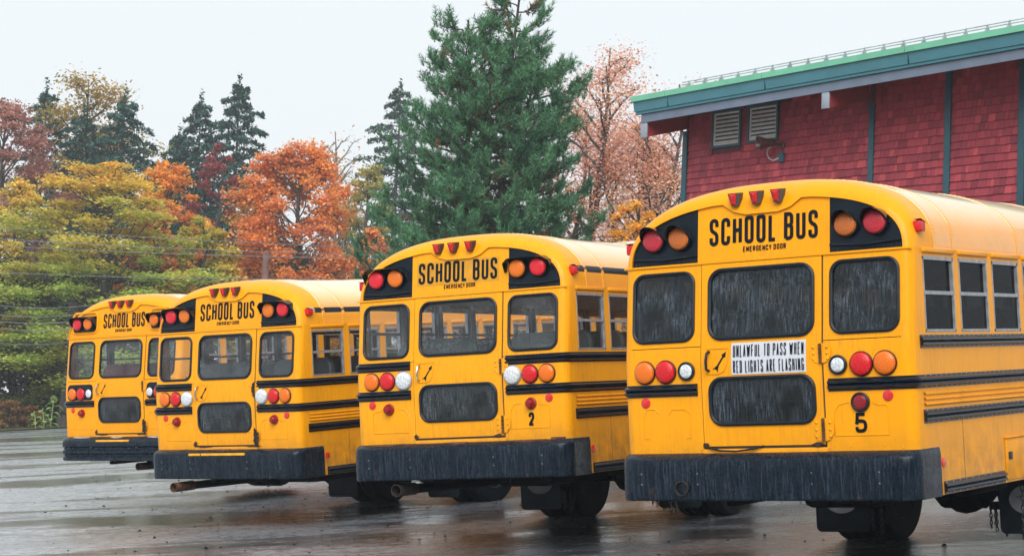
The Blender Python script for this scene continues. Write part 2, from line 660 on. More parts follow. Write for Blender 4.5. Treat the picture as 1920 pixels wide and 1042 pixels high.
# ------------------------------------------------------------------ lettering: single-stroke road letters
LET = {
    'A': (1., [[(0, 0), (.5, 1), (1, 0)], [(.17, .32), (.83, .32)]]),
    'B': (1., [[(0, 0), (0, 1), (1, 1, 1), (1, .53, 1), (0, .53)], [(0, .53), (1, .53, 1), (1, 0, 1), (0, 0)]]),
    'C': (1., [[(1, .70), (1, 1, 1), (0, 1, 1), (0, 0, 1), (1, 0, 1), (1, .30)]]),
    'D': (1., [[(0, 0), (0, 1), (1, 1, 1), (1, 0, 1), (0, 0), (0, .2)]]),
    'E': (.9, [[(1, 1), (0, 1), (0, 0), (1, 0)], [(0, .52), (.85, .52)]]),
    'F': (.9, [[(1, 1), (0, 1), (0, 0)], [(0, .52), (.85, .52)]]),
    'G': (1., [[(1, .70), (1, 1, 1), (0, 1, 1), (0, 0, 1), (1, 0, 1), (1, .46), (.55, .46)]]),
    'H': (1., [[(0, 0), (0, 1)], [(1, 0), (1, 1)], [(0, .52), (1, .52)]]),
    'I': (.02, [[(.5, 0), (.5, 1)]]),
    'L': (.85, [[(0, 1), (0, 0), (1, 0)]]),
    'M': (1.25, [[(0, 0), (0, 1), (.5, .25), (1, 1), (1, 0)]]),
    'N': (1., [[(0, 0), (0, 1), (1, 0), (1, 1)]]),
    'O': (1., [[(.5, 1), (0, 1, 1), (0, 0, 1), (1, 0, 1), (1, 1, 1), (.5, 1)]]),
    'P': (1., [[(0, 0), (0, 1), (1, 1, 1), (1, .48, 1), (0, .48)]]),
    'R': (1., [[(0, 0), (0, 1), (1, 1, 1), (1, .50, 1), (0, .50)], [(.45, .5), (1, 0)]]),
    'S': (1., [[(1, .73), (1, 1, 1), (0, 1, 1), (0, .56, 1), (1, .44, 1), (1, 0, 1), (0, 0, 1), (0, .27)]]),
    'T': (1., [[(0, 1), (1, 1)], [(.5, 1), (.5, 0)]]),
    'U': (1., [[(0, 1), (0, 0, 1), (1, 0, 1), (1, 1)]]),
    'W': (1.7, [[(0, 1), (.25, 0), (.5, .8), (.75, 0), (1, 1)]]),
    'Y': (1., [[(0, 1), (.5, .45), (1, 1)], [(.5, .45), (.5, 0)]]),
    '2': (1., [[(0, .70), (0, 1, 1), (1, 1, 1), (1, .60, .6), (0, .0), (1, 0)]]),
    '5': (1., [[(.95, 1), (.08, 1), (0, .50), (.1, .60, .5), (1, .60, 1), (1, 0, 1), (0, 0, 1), (0, .25)]]),
}


def fillet(pts, rad):
    out_ = []
    n = len(pts)
    for i, p in enumerate(pts):
        if p[2] and 0 < i < n - 1:
            a, b, c = Vector(pts[i - 1][:2]), Vector(p[:2]), Vector(pts[i + 1][:2])
            d1, d2 = (a - b), (c - b)
            r = min(rad * p[2], d1.length * .5, d2.length * .5)
            p1, p2 = b + d1.normalized() * r, b + d2.normalized() * r
            for k in range(6):
                t = k / 5
                out_.append((1 - t) ** 2 * p1 + 2 * t * (1 - t) * (b * .93 + (p1 + p2) * .035) + t * t * p2)
        else:
            out_.append(Vector(p[:2]))
    ded = [out_[0]]
    for q in out_[1:]:
        if (q - ded[-1]).length > 1e-4:
            ded.append(q)
    return ded


def ribbon(P, t):
    V, Fc = [], []
    n = len(P)
    for i in range(n):
        d1 = (P[i] - P[i - 1]).normalized() if i > 0 else (P[1] - P[0]).normalized()
        d2 = (P[i + 1] - P[i]).normalized() if i < n - 1 else d1
        m = Vector((-(d1 + d2).y, (d1 + d2).x))
        m = m.normalized() if m.length > 1e-6 else Vector((-d1.y, d1.x))
        c = max(.45, m.dot(Vector((-d1.y, d1.x))))
        V += [P[i] + m * t / 2 / c, P[i] - m * t / 2 / c]
    for i in range(n - 1):
        Fc.append((2 * i, 2 * i + 1, 2 * i + 3, 2 * i + 2))
    return V, Fc


def lettering(text, x0, x1, z0, z1, t, fn, name, parent, gap=1.05, spc=.75, mat='letter_black'):
    """writes text into the box; fn(x, z, lift) -> xyz"""
    adv = []
    W = 0
    for ch in text:
        wch = spc if ch == ' ' else LET[ch][0]
        adv.append((ch, W, wch))
        W += wch + (gap if ch != ' ' else 0)
    W -= gap
    k = (x1 - x0 - t) / W
    g = G()
    nl = 0
    for ch, u, wch in adv:
        if ch == ' ':
            continue
        for st in LET[ch][1]:
            pts = []
            for p in st:
                pts.append((x0 + t / 2 + (u + p[0] * wch) * k, z0 + t / 2 + p[1] * (z1 - z0 - t), p[2] if len(p) > 2 else 0))
            runs, cur = [], [pts[0]]
            for i_ in range(1, len(pts)):
                cur.append(pts[i_])
                if i_ < len(pts) - 1 and not pts[i_][2]:
                    runs.append((cur, True))
                    cur = [pts[i_]]
            runs.append((cur, False))
            for ri_, (rp, _) in enumerate(runs):
                Q = fillet(rp, .55 * k)
                if ri_ > 0:
                    Q[0] = Q[0] - (Q[1] - Q[0]).normalized() * t * .45
                if ri_ < len(runs) - 1:
                    Q[-1] = Q[-1] + (Q[-1] - Q[-2]).normalized() * t * .45
                Q = [Vector((q.x, min(max(q.y, z0 + t * .35), z1 - t * .35))) if len(runs) > 1 else q for q in Q]
                V, Fc = ribbon(Q, t)
                nl += 1
                g.add([fn(p.x, p.y, .0006 * (nl % 4)) for p in V], Fc)
    return g.obj(name, MAT[mat], parent, 0)


# ------------------------------------------------------------------ ground
def quad_sheet(name, x0, x1, y0, y1, z, mat, kind='structure', nx=1, ny=1):
    V = [lotp(x0 + (x1 - x0) * i / nx, y0 + (y1 - y0) * j / ny, z) for j in range(ny + 1) for i in range(nx + 1)]
    Fc = [(j * (nx + 1) + i, j * (nx + 1) + i + 1, (j + 1) * (nx + 1) + i + 1, (j + 1) * (nx + 1) + i) for j in range(ny) for i in range(nx)]
    o = link(name, mesh(name, V, Fc, MAT[mat], 0))
    tag(o, kind=kind)
    return o


gr = quad_sheet('ground', -120, 90, -48, 190, -.03, 'earth', nx=6, ny=6)
tag(gr, 'bare damp earth under the trees around the lot', 'ground')
# the paved lot: far edge follows the line seen at the left of the photograph
pave = [(-75, -18), (60, -18), (60, 118), (-14, 99.5), (-23.5, 96.4), (-26.2, 95.2), (-40, 89), (-75, 77)]
V, Fc = sheet(pave, name=None)
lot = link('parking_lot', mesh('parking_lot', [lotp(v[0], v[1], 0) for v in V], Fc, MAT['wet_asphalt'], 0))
tag(lot, 'wet dark asphalt parking lot reflecting the sky and the buses', 'parking lot', kind='structure')
verge = [(-75, 76), (-40, 88), (-26.2, 94.2), (-23.5, 95.4), (-14, 98.5), (60, 118), (60, 130), (-14, 112), (-75, 92)]
V, Fc = sheet(verge, name=None)
vg = link('grass_verge', mesh('grass_verge', [lotp(v[0], v[1], .06) for v in V], Fc, MAT['verge_grass'], 0))
tag(vg, 'strip of short grass and fallen leaves along the far lot edge', 'grass', kind='structure')

# ------------------------------------------------------------------ school buses
HW, RC, FLAT, ROOF0, BLEN, AXLE, FAXLE = 1.21, .085, 1.125, 2.485, 10.4, 3.98, 9.2
CACHE = {}


def ry(z):
    return .121 * max(0., z - 1.7)


def shared(key, build):
    if key not in CACHE:
        CACHE[key] = build()
    return CACHE[key]


def wrap(side, xs, ye, y0=0., scale_side=1.):
    P = [((side * xs, y0), (0, -1), 1.), ((side * FLAT, y0), (0, -1), 1.)]
    for k in range(1, 7):
        a = R(-90 + 15 * k)
        sc = 1 + (scale_side - 1) * k / 6
        P.append(((side * (FLAT + RC * math.cos(a)), y0 + RC + RC * math.sin(a)), (side * math.cos(a), math.sin(a)), sc))
    P.append(((side * HW, ye), (side, 0), scale_side))
    return P


def rail_prof(z0, z1):
    h = (z1 - z0) / .095
    return [(-.002, z0), (.006, z0), (.006, z0 + .012 * h), (.026, z0 + .024 * h), (.026, z0 + .038 * h), (.009, z0 + .0475 * h),
            (.026, z0 + .057 * h), (.026, z0 + .071 * h), (.006, z0 + .083 * h), (.006, z1), (-.002, z1)]


def superell(a, h, th, n=2.5):
    c, s = math.cos(th), math.sin(th)
    return a * math.copysign(abs(c) ** (2 / n), c), ROOF0 + h * max(0, s) ** (2 / n)


def trough(x):
    x = abs(x)
    t = min(1, max(0, (x - .17) / .20))
    t = t * t * (3 - 2 * t)
    return 2.834 + .10 * t


NTH = 44
THS = [math.pi * i / NTH for i in range(NTH + 1)]


def rivet_pts(pts, n, r=.0075):
    """small round heads, n the outward direction"""
    g = G()
    n = Vector(n)
    x = n.orthogonal().normalized()
    y = n.cross(x)
    for p in pts:
        p = Vector(p)
        V = [p + (x * math.cos(a) + y * math.sin(a)) * r for a in (0, 1.2566, 2.5133, 3.7699, 5.0265)] + [p + n * r * .7]
        g.add(V, [(0, 1, 5), (1, 2, 5), (2, 3, 5), (3, 4, 5), (4, 0, 5)])
    return g


def tube_ring(pts, r, fn, seg=6):
    return G().tube([fn(*p) for p in pts], r, seg, closed=True)


def lamp_round(parent, name, x, z, r, mat, y=0., rim='rubber', dome=.028, label=None, proud=.012, bez=.94):
    """round lamp: dark rim ring with a domed ribbed lens in it"""
    o = link(name, shared(('rim', r, rim, proud, bez), lambda: mesh('rim', *(lambda g: (g.v, g.f))(G().lathe([(r * 1.0, 0), (r * 1.02, proud), (r * (bez + .96) / 2, proud + .007), (r * (bez - .01), proud + .004), (r * (bez - .04), proud - .004)], (0, 0, 0), seg=28)), MAT[rim])), parent)
    o.location = (x, y, z)
    le = link('lens', shared(('lens', r, mat, dome, proud, bez), lambda: mesh('lens', *(lambda g: (g.v, g.f))(G().lathe([(r * bez, proud), (r * (bez - .02), proud + dome * .45), (r * .8 * bez, proud + dome * .8), (r * .4, proud + dome * .97), (.001, proud + dome)], (0, 0, 0), seg=28)), MAT[mat], 60)), o)
    if label:
        tag(o, label)
    return o


def make_bus(name, label, group, pose, cfg):
    px, py, yaw, dz, pit, rol = pose
    cy_, sy_ = math.cos(yaw), math.sin(yaw)
    Rz = np.array([[cy_, -sy_, 0], [sy_, cy_, 0], [0, 0, 1]])
    c, s = math.cos(pit), math.sin(pit)
    Rx = np.array([[1, 0, 0], [0, c, -s], [0, s, c]])
    c, s = math.cos(rol), math.sin(rol)
    Ry = np.array([[c, 0, s], [0, 1, 0], [-s, 0, c]])
    Rm = LOT @ (Rz @ Rx @ Ry)
    T = lotp(px, py, dz)
    root = empty(name, mat=Matrix([[*Rm[i], T[i]] for i in range(3)] + [[0, 0, 0, 1]]))
    tag(root, label, 'bus', group)
    key = cfg['key']
    Y = MAT[cfg.get('paint', 'yellow_paint')]
    BK = MAT['black_paint']
    rng = random.Random(key * 7)
    face = lambda x, z, lift=0.: (x, ry(z) - lift, z)

    # --- rear panels, door, corners
    win = {'L': (-1.115, -.566), 'R': (.566, 1.115)}
    WZ0, WZ1, WR = 1.883, 2.43, .085
    for sd_ in ('L', 'R'):
        sg = -1 if sd_ == 'L' else 1
        x0, x1 = win[sd_]
        hole = rrect(x0 + .012, x1 - .012, WZ0 + .012, WZ1 - .012, WR)
        a, b = sorted((sg * .512, sg * FLAT))
        sheet([(a, 1.846), (b, 1.846), (b, 2.478), (a, 2.478)], [hole], face, thick=.012, name='rear_panel', mat=Y, parent=root)
        sheet([(a, .95), (b, .95), (b, 1.840), (a, 1.840)], [], face, cutz=(1.7,), thick=.012, name='rear_panel', mat=Y, parent=root)
        # corner post
        g = G()
        zs = [.72, 1.0, 1.7, 1.84, 2.1, 2.3, 2.485]
        rows = []
        for z in zs:
            rows.append([(p[0][0], p[0][1] if i < 8 else .24, z) for i, p in enumerate(wrap(sg, FLAT, .24, ry(z)))])
        m = len(rows[0])
        g.add([p for r_ in rows for p in r_], [(i * m + k, i * m + k + 1, (i + 1) * m + k + 1, (i + 1) * m + k) for i in range(len(zs) - 1) for k in range(m - 1)])
        g.obj('corner_post', Y, root)
        # rear window
        wn = tube_ring(rrect(x0 + .012, x1 - .012, WZ0 + .012, WZ1 - .012, WR), .015, lambda x, z: (x, ry(z) - .003, z)).obj('rear_window', MAT['rubber'], root)
        sheet(rrect(x0 + .014, x1 - .014, WZ0 + .014, WZ1 - .014, WR), [], lambda x, z: (x, ry(z) + .006, z), name='pane', mat=MAT[cfg['glass']], parent=wn)
        # rivets on the panel edges
        pts = [face(sg * .535, z) for z in np.arange(1.0, 2.46, .055)] + [face(x, 1.83) for x in np.arange(a + .06, b - .02, .075)]
        pts += [face(x, 1.065) for x in np.arange(a + .06, b, .13)] + [face(sg * 1.10, z) for z in np.arange(1.05, 1.45, .09)]
        tag(rivet_pts(pts, (0, -1, 0), .0065).obj('rivet_row', Y, root, 0), kind='stuff')
    # emergency door
    h1 = rrect(-.444 + .012, .444 - .012, WZ0 + .012, WZ1 - .012, .1)
    h2 = rrect(-.444 + .012, .444 - .012, 1.235 + .012, 1.605 - .012, .1)
    door = sheet([(-.504, 1.082), (.500, 1.082), (.500, 2.470), (-.504, 2.470)], [h1, h2], lambda x, z: (x, ry(z) - .006, z), cutz=(1.7,), thick=.012, name='emergency_door', mat=Y, parent=root)
    for h, nm in ((h1, 'upper'), (h2, 'lower')):
        wn = tube_ring(h, .016, lambda x, z: (x, ry(z) - .010, z)).obj('door_window', MAT['rubber'], door)
    sheet(rrect(-.43, .43, WZ0 + .014, WZ1 - .014, .1), [], lambda x, z: (x, ry(z) + .002, z), name='pane', mat=MAT[cfg['glass']], parent=door)
    sheet(rrect(-.43, .43, 1.249, 1.591, .1), [], lambda x, z: (x, ry(z) + .002, z), name='pane', mat=MAT['glass_dirty' if key == 5 else 'glass_low'], parent=door)
    g = G()
    for xx in (-.508, .506):
        V = [(xx + dx, ry(z) + .004, z) for z in (1.0, 1.7, 2.478) for dx in (-.012, .012)]
        g.add(V, [(0, 1, 3, 2), (2, 3, 5, 4)])
    g.box(-.52, .52, .004, .012, 1.045, 1.09)
    g.obj('door_seal', MAT['seam_dark'], root, 0)
    G().box(-.52, .52, -.012, .01, .95, 1.062, .006).obj('door_sill', Y, root)
    # recessed latch with handle and arrow
    lat = [(-.455, 1.63), (-.36, 1.63), (-.315, 1.645), (-.285, 1.69), (-.27, 1.75), (-.268, 1.822), (-.455, 1.822)]
    tube_ring(lat, .005, lambda x, z: (x, ry(z) - .008, z), 5).obj('latch_recess', Y, door)
    hm = MAT['rubber'] if key == 5 else MAT['chrome']
    G().tube([(-.438, -.005, 1.655), (-.438, -.05, 1.667), (-.436, -.055, 1.73), (-.434, -.05 + ry(1.79), 1.787), (-.434, 0, 1.80)], .011, 8).obj('handle', hm, door)
    ar = []
    u, vv = Vector((.55, .835)), Vector((-.835, .55))
    for q in ((0, -.009), (.018, -.02), (.0, -.024), (.0, .024), (.018, .02), (0.0, .009)):
        pass
    shape = [(0, .007), (.0, .022), (-.012, .022), (.035, .007), (.115, .007), (.115, .020), (.160, 0), (.115, -.020), (.115, -.007), (.035, -.007), (-.012, -.022), (0, -.022), (0, -.007)]
    sheet([(-.376 + (u * a + vv * b).x, 1.664 + (u * a + vv * b).y) for a, b in shape], [], lambda x, z: (x, ry(z) - .0095, z), name='arrow_mark', mat=MAT['letter_black'], parent=door)
    # hinges
    for zc, hh in ((1.75, .15), (1.19, .175)):
        hg = G()
        for sg in (-1, 1):
            sheet_v = [(.494 + sg * .006, zc - hh / 2), (.494 + sg * .05, zc - hh * .42), (.494 + sg * .082, zc - hh * .15), (.494 + sg * .082, zc + hh * .2), (.494 + sg * .05, zc + hh * .47), (.494 + sg * .006, zc + hh / 2)]
            V, Fc = sheet(sheet_v, [], lambda x, z: (x, ry(z) - .012, z), thick=.005, name=None)
            hg.add(V, Fc)
            hg.v, hg.f = hg.v + rivet_pts([(.494 + sg * .055, ry(zc) - .016, zc + d) for d in (-hh * .28, 0, hh * .3)], (0, -1, 0), .012).v, hg.f + [tuple(i + len(hg.v) for i in q) for q in rivet_pts([(0, 0, 0)] * 3, (0, -1, 0)).f]
        ho = hg.obj('hinge', Y, door)
        kn = G()
        for k in range(5):
            z0 = zc - hh / 2 + hh * k / 5
            kn.tube([(.494, ry(zc) - .018, z0 + .003), (.494, ry(zc) - .018, z0 + hh / 5 - .003)], .013, 8)
        kn.obj('hinge_pin', MAT['rust'] if key in (5, 2) else MAT['rust_dark'], ho)

    # --- rear cap
    rec = []
    outer = []
    for th in THS:
        xo, zo = superell(HW, .60, th)
        xi, zi = superell(1.138, .452, th)
        if cfg['cap'] == 'plain':
            xi, zi = superell(1.165, .452, th)
        zi = min(zi, trough(xi))
        outer.append((xo, zo, th))
        rec.append((xi, zi))
    g = G()
    m = NTH + 1
    ks = [0, 12, 25, 38, 52, 66, 80, 90]
    V = []
    dep = .02
    for i, (xi, zi) in enumerate(rec):
        V.append((xi, ry(zi) + dep, zi))
    for ph in ks:
        sp, cp = math.sin(R(ph)), math.cos(R(ph))
        for i, (xi, zi) in enumerate(rec):
            xo, zo, th = outer[i]
            z = zi + (zo - zi) * sp
            V.append((xi + (xo - xi) * sp, ry(z) + (.085 + .17 * math.sin(th) ** .7) * (1 - cp), z))
    for xo, zo, th in outer:
        V.append((xo, .5, zo))
    rows = len(ks) + 2
    g.add(V, [(r_ * m + k, r_ * m + k + 1, (r_ + 1) * m + k + 1, (r_ + 1) * m + k) for r_ in range(rows - 1) for k in range(m - 1)])
    cap = g.obj('rear_cap', Y, root, 50)

    def recess(xa, xb, nm, mat, parent):
        xs = sorted({xa, xb} | {round(p[0], 5) for p in rec if xa < p[0] < xb})
        rr_ = sorted(rec)
        X = [p[0] for p in rr_]
        Z = [p[1] for p in rr_]
        gg = G()
        VV = []
        for x in xs:
            zt = float(np.interp(x, X, Z))
            for k in range(5):
                z = 2.492 + (zt - 2.492) * k / 4
                VV.append((x, ry(z) + dep, z))
        gg.add(VV, [(i * 5 + k, (i + 1) * 5 + k, (i + 1) * 5 + k + 1, i * 5 + k + 1) for i in range(len(xs) - 1) for k in range(4)])
        return gg.obj(nm, mat, parent)
    cf = lambda x, z, lift=0.: (x, ry(z) + dep - .003 - lift, z)
    if cfg['cap'] == 'black':
        recess(-.556, .556, 'sign_panel', Y, root)
        for xa, xb in ((-1.1379, -.5565), (.5565, 1.1379)):
            bp = recess(xa, xb, 'black_panel', BK, root)
            G().tube([cf(xa + .02 if xa < 0 else xa + .005, 2.548, .012), cf((xa + xb) / 2, 2.532, .016), cf(xb - .005 if xa < 0 else xb - .02, 2.548, .012)], .008, 6).obj('drip_lip', MAT['black_rail'], bp)
            tag(rivet_pts([cf(x, 2.508) for x in np.arange(xa + .03, xb - .02, .033)], (0, -1, 0), .007).obj('rivet_row', MAT['black_rail'], bp, 0), kind='stuff')
    else:
        recess(-1.164, 1.164, 'sign_panel', Y, root)
        for sg in (-1, 1):
            a, b = sorted((sg * .598, sg * 1.06))
            bx = sheet([(a + .02, 2.575), (b - .02, 2.575), (b, 2.60), (b, 2.80), (a, 2.80), (a, 2.60)], [], lambda x, z: (x, ry(z) + dep - .03, z), thick=.03, name='black_panel', mat=BK, parent=root)
            tube_ring(rrect(a - .04, b + .03, 2.555, 2.85, .07), .022, lambda x, z: (x, ry(z) + dep, z)).obj('raised_edge', Y, bx)
    tag(rivet_pts([(x, ry(2.5) - .004, 2.494) for x in np.arange(-.53, .54, .034)], (0, -1, 0), .0075).obj('rivet_row', Y, root, 0), kind='stuff')
    G().sweep([(-.002, 2.474), (.012, 2.474), (.014, 2.482), (.012, 2.490), (-.002, 2.490)], [((-1.2, .11), (-.7, -.7), 1), ((-1.125, ry(2.48)), (0, -1), 1), ((1.125, ry(2.48)), (0, -1), 1), ((1.2, .11), (.7, -.7), 1)]).obj('cap_flange', Y, root)
    # lettering
    tp = cfg['sign']
    if cfg.get('sign_plate'):
        sheet([(tp[0] - .02, 2.59), (tp[1] + .02, 2.59), (tp[1] + .02, 2.829), (tp[0] - .02, 2.829)], [], lambda x, z: (x, ry(z) + dep - .0022, z), name='sign_backing', mat=MAT['sign_amber'], parent=root)
    lettering('SCHOOL BUS', tp[0], tp[1], 2.610, 2.822, .0285, lambda x, z, l: cf(x, z, .001 + l), 'school_bus_lettering', root)
    lettering('EMERGENCY DOOR', tp[2], tp[3], 2.548, 2.590, .0078, lambda x, z, l: cf(x, z, .001 + l), 'emergency_door_lettering', root, gap=1.0)
    # marker lamps on the brow
    for xm in cfg['markers']:
        zc = 2.952
        def mk():
            gg = G()
            gg.add([(-.046, -.03, .048), (.046, -.03, .048), (.046, .06, .055), (-.046, .06, .055), (-.026, -.012, -.05), (.026, -.012, -.05), (.026, .05, -.05), (-.026, .05, -.05)],
                   [(0, 1, 2, 3), (4, 7, 6, 5), (0, 4, 5, 1), (1, 5, 6, 2), (0, 3, 7, 4)])
            return mesh('marker_lamp', gg.v, gg.f, MAT['rim' if key == 5 else 'rust'], 0)
        mo = link('marker_lamp', shared(('marker', key), mk), root)
        mo.location = (xm, .125, zc)
        def ml():
            gg = G()
            gg.add([(-.036, -.034, .040), (.030, -.034, .040), (.016, -.018, -.043), (-.022, -.018, -.043), (0, -.046, .02), (0, -.034, -.02)],
                   [(0, 3, 5, 4), (1, 4, 5, 2), (0, 4, 1), (3, 2, 5)])
            return mesh('lens', gg.v, gg.f, MAT['lens_red'], 0)
        link('lens', shared('marker_lens', ml), mo)
    # warning lamps with hoods
    wr, wa = ('warn_red_dull', 'warn_amber_dull') if key == 5 else ('warn_red', 'warn_amber')
    for sg in (-1, 1):
        offs = -.03 if (key == 2) else 0.
        xr, xa_ = sg * .932 + offs, sg * .702 + offs
        yb = ry(2.69) + dep - (.03 if cfg['cap'] == 'plain' else 0)
        for xx, mm in ((xr, wr), (xa_, wa)):
            lo = lamp_round(root, 'warning_lamp', xx, 2.69, .094, mm, yb, dome=.03, proud=.045)
            if key == 5:
                gg = G()
                V = []
                for k in range(13):
                    a = R(-8 + 196 * k / 12)
                    for rr_, dd in ((.100, .0), (.104, -.15 - .01 * math.sin(a)), (.098, -.15 - .01 * math.sin(a)), (.096, -.0)):
                        V.append((rr_ * math.cos(a), dd * max(.25, .35 + .65 * math.sin(a)), rr_ * math.sin(a)))
                gg.add(V, [(i * 4 + k, i * 4 + (k + 1) % 4, (i + 1) * 4 + (k + 1) % 4, (i + 1) * 4 + k) for i in range(12) for k in range(4)])
                gg.obj('visor', MAT['black_rail'], lo)
        if key != 5:
            xc = (xr + xa_) / 2
            gg = G()
            prof = [(-.255, -.02), (-.245, .065), (-.18, .108), (0, .118), (.18, .108), (.245, .065), (.255, -.02)]
            V = []
            for (dx, dzz) in prof:
                dep_ = .125 * (0.25 if dzz < 0 else .75 if dzz < .07 else 1)
                V += [(xc + dx, yb, 2.69 + dzz), (xc + dx * 1.04, yb - dep_, 2.69 + dzz - .012), (xc + dx * 1.02, yb - dep_, 2.69 + dzz - .018), (xc + dx * .98, yb, 2.69 + dzz - .008)]
            gg.add(V, [(i * 4 + k, i * 4 + (k + 1) % 4, (i + 1) * 4 + (k + 1) % 4, (i + 1) * 4 + k) for i in range(len(prof) - 1) for k in range(4)])
            gg.obj('visor', MAT['black_rail'], root)

    # --- tail lamps
    for sg in (-1, 1):
        for xx, mm, rad in ((1.0, 'lens_amber', .091), (.815, 'lens_red', .091)):
            lamp_round(root, 'tail_lamp', sg * xx, 1.660, rad, mm, ry(1.66), dome=.03)
        if key == 5:
            lamp_round(root, 'reversing_lamp', sg * .632, 1.660, .071, 'lens_clear', 0, dome=.010, proud=.018, bez=.76)
        elif key == 4:
            lamp_round(root, 'reversing_lamp', sg * .645, 1.665, .066, 'lens_clear', 0, dome=.02)
        else:
            lamp_round(root, 'reversing_lamp', sg * .622, 1.658, .095, 'lens_clear', 0, dome=.035, rim='aluminium')
        if key == 4:
            a, b = sorted((sg * .57, sg * 1.115))
            sheet(rrect(a, b, 1.57, 1.80, .06), [], lambda x, z: (x, ry(z) - .003, z), cutz=(1.7,), name='lamp_backing', mat=BK, parent=root)
        G().lathe([(.040, 0), (.040, .006), (.030, .010), (.001, .011)], (sg * 1.008, 0, 1.425), seg=20).obj('reflector', MAT['reflector'], root)
        if key == 5:
            if sg > 0:
                lamp_round(root, 'stop_lamp', .794, 1.384, .071, 'lens_red_deep', 0, dome=.010, proud=.018, bez=.76)
        else:
            o = G().lathe([(.060, 0), (.058, .012), (.050, .016), (.047, .045), (.030, .066), (.001, .070)], (sg * .81, 0, 1.378), seg=20).obj('stop_lamp', MAT['lens_red_deep'], root, 40)
    # pressed panel outlines
    bx = []
    for sg in (-1, 1):
        if sg < 0 and key == 5:
            lines = [[(-1.03, 1.15), (-1.03, 1.33), (-1.0, 1.375), (-.93, 1.375), (-.9, 1.345)], [(-.81, 1.33), (-.78, 1.37), (-.66, 1.37), (-.62, 1.33), (-.62, 1.15), (-.66, 1.15)], [(-1.03, 1.15), (-.99, 1.15)]]
        else:
            lines = [[(sg * .585, 1.145), (sg * .585, 1.32), (sg * .62, 1.37), (sg * .70, 1.385)], [(sg * .89, 1.38), (sg * .93, 1.36), (sg * .99, 1.36), (sg * 1.005, 1.33), (sg * 1.005, 1.145), (sg * .585, 1.145)]]
        gg = G()
        for L in lines:
            gg.tube([(x, .001, z) for x, z in L], .0065, 5)
        gg.obj('pressed_rib', Y, root)
    if cfg.get('number'):
        ch, xa, xb, za, zb = cfg['number']
        lettering(ch, xa, xb, za, zb, .025, lambda x, z, l: (x, -.004 - l, z), 'number_lettering', root)
    if key == 5:
        sp = sheet([(-.242, 1.618), (.377, 1.618), (.377, 1.857), (-.242, 1.857)], [], lambda x, z: (x, ry(z) - .0105, z), cutz=(1.7,), thick=.003, name='warning_sign', mat=MAT['white_board'], parent=root)
        fs = lambda x, z, l: (x, ry(z) - .015 - l, z)
        lettering('UNLAWFUL TO PASS WHEN', -.226, .362, 1.750, 1.842, .0078, fs, 'sign_lettering', sp, gap=1.45, spc=1.5)
        lettering('RED LIGHTS ARE FLASHING', -.226, .362, 1.632, 1.724, .0078, fs, 'sign_lettering', sp, gap=1.45, spc=1.5)

    # --- rub rails
    RB = MAT['black_rail']
    for sg in (-1, 1):
        ye = BLEN - 1.4
        G().sweep(rail_prof(1.468, 1.563), wrap(sg, .545, ye)).obj('rub_rail', RB, root, 50)
        if key in (2, 3):
            G().sweep(rail_prof(1.756, 1.850), wrap(sg, .548, ye, ry(1.8))).obj('rub_rail', RB, root, 50)
        else:
            G().sweep(rail_prof(1.756, 1.850), [((sg * HW, .15), (sg, 0), 1), ((sg * HW, ye), (sg, 0), 1)]).obj('rub_rail', RB, root, 50)
        G().sweep(rail_prof(1.213, 1.312), [((sg * HW, .15), (sg, 0), 1), ((sg * HW, ye), (sg, 0), 1)]).obj('rub_rail', RB, root, 50)
        G().sweep(rail_prof(.684, .778), [((sg * HW, .46), (sg, 0), 1), ((sg * HW, 1.72), (sg, 0), 1)]).obj('rub_rail', RB, root, 50)
        pr = []
        for k in range(3):
            z0 = 1.335 + .038 * k
            pr += [(.001, z0), (.014, z0 + .010), (.014, z0 + .018), (.001, z0 + .028)]
        for ya, yb_ in ((.17, .885), (.895, ye)):
            G().sweep(pr, [((sg * HW, ya), (sg, 0), 1), ((sg * HW, yb_), (sg, 0), 1)], caps=False).obj('corrugated_panel', Y, root, 50)
        if key == 5:
            pts = [(sg * (HW + .008), y, z) for z in (1.764, 1.842, 1.476, 1.555, 1.221, 1.304) for y in np.arange(.2, 4, .10)] + [(sg * (HW + .008), y, z) for z in (.692, .770) for y in np.arange(.5, 1.7, .13)]
            tag(rivet_pts(pts, (sg, 0, 0), .006).obj('rivet_row', MAT['aluminium'], root, 0), kind='stuff')

    # --- side walls with windows
    nwin = 12
    wins = [(.270 + .706 * i, .862 + .706 * i) for i in range(nwin)]
    for sg in (-1, 1):
        arch = []
        for cyy in (AXLE, FAXLE):
            for k in range(13):
                a = math.pi * (1 - k / 12)
                arch.append((cyy + .60 * math.cos(a), max(.68, .55 + .62 * math.sin(a))))
        ol = [(.24, .68)] + arch + [(BLEN, .68), (BLEN, ROOF0), (.24, ROOF0)]
        holes = [[(a, 1.872), (b, 1.872), (b, 2.425), (a, 2.425)] for a, b in wins]
        sheet(ol, holes, (lambda q: (lambda u, v: (q * HW, u, v)))(sg), name='side_panel', mat=Y, parent=root, smooth=0)
        def frame():
            gg = G()
            x0, x1 = (-.03, .004)
            W_, Z0, Z1 = .592, 1.872, 2.425
            t_ = .016
            for (a, b, c_, d) in ((0, W_, Z0, Z0 + t_ * 1.2), (0, W_, Z1 - t_ * 1.6, Z1), (0, t_, Z0, Z1), (W_ - t_ * 1.4, W_, Z0, Z1), (t_, W_ - t_, 2.145, 2.172)):
                gg.box(x0, x1, a, b, c_, d)
            return mesh('side_window', gg.v, gg.f, MAT['aluminium'], 0)
        def pane(z0, z1, nm):
            return lambda: mesh('pane', [(nm, .02, z0), (nm, .575, z0), (nm, .575, z1), (nm, .02, z1)], [(0, 1, 2, 3)], MAT[cfg['side_glass']], 0)
        fm = shared('sideframe', frame)
        p1 = shared(('pane1', cfg['side_glass']), pane(1.89, 2.15, -.012))
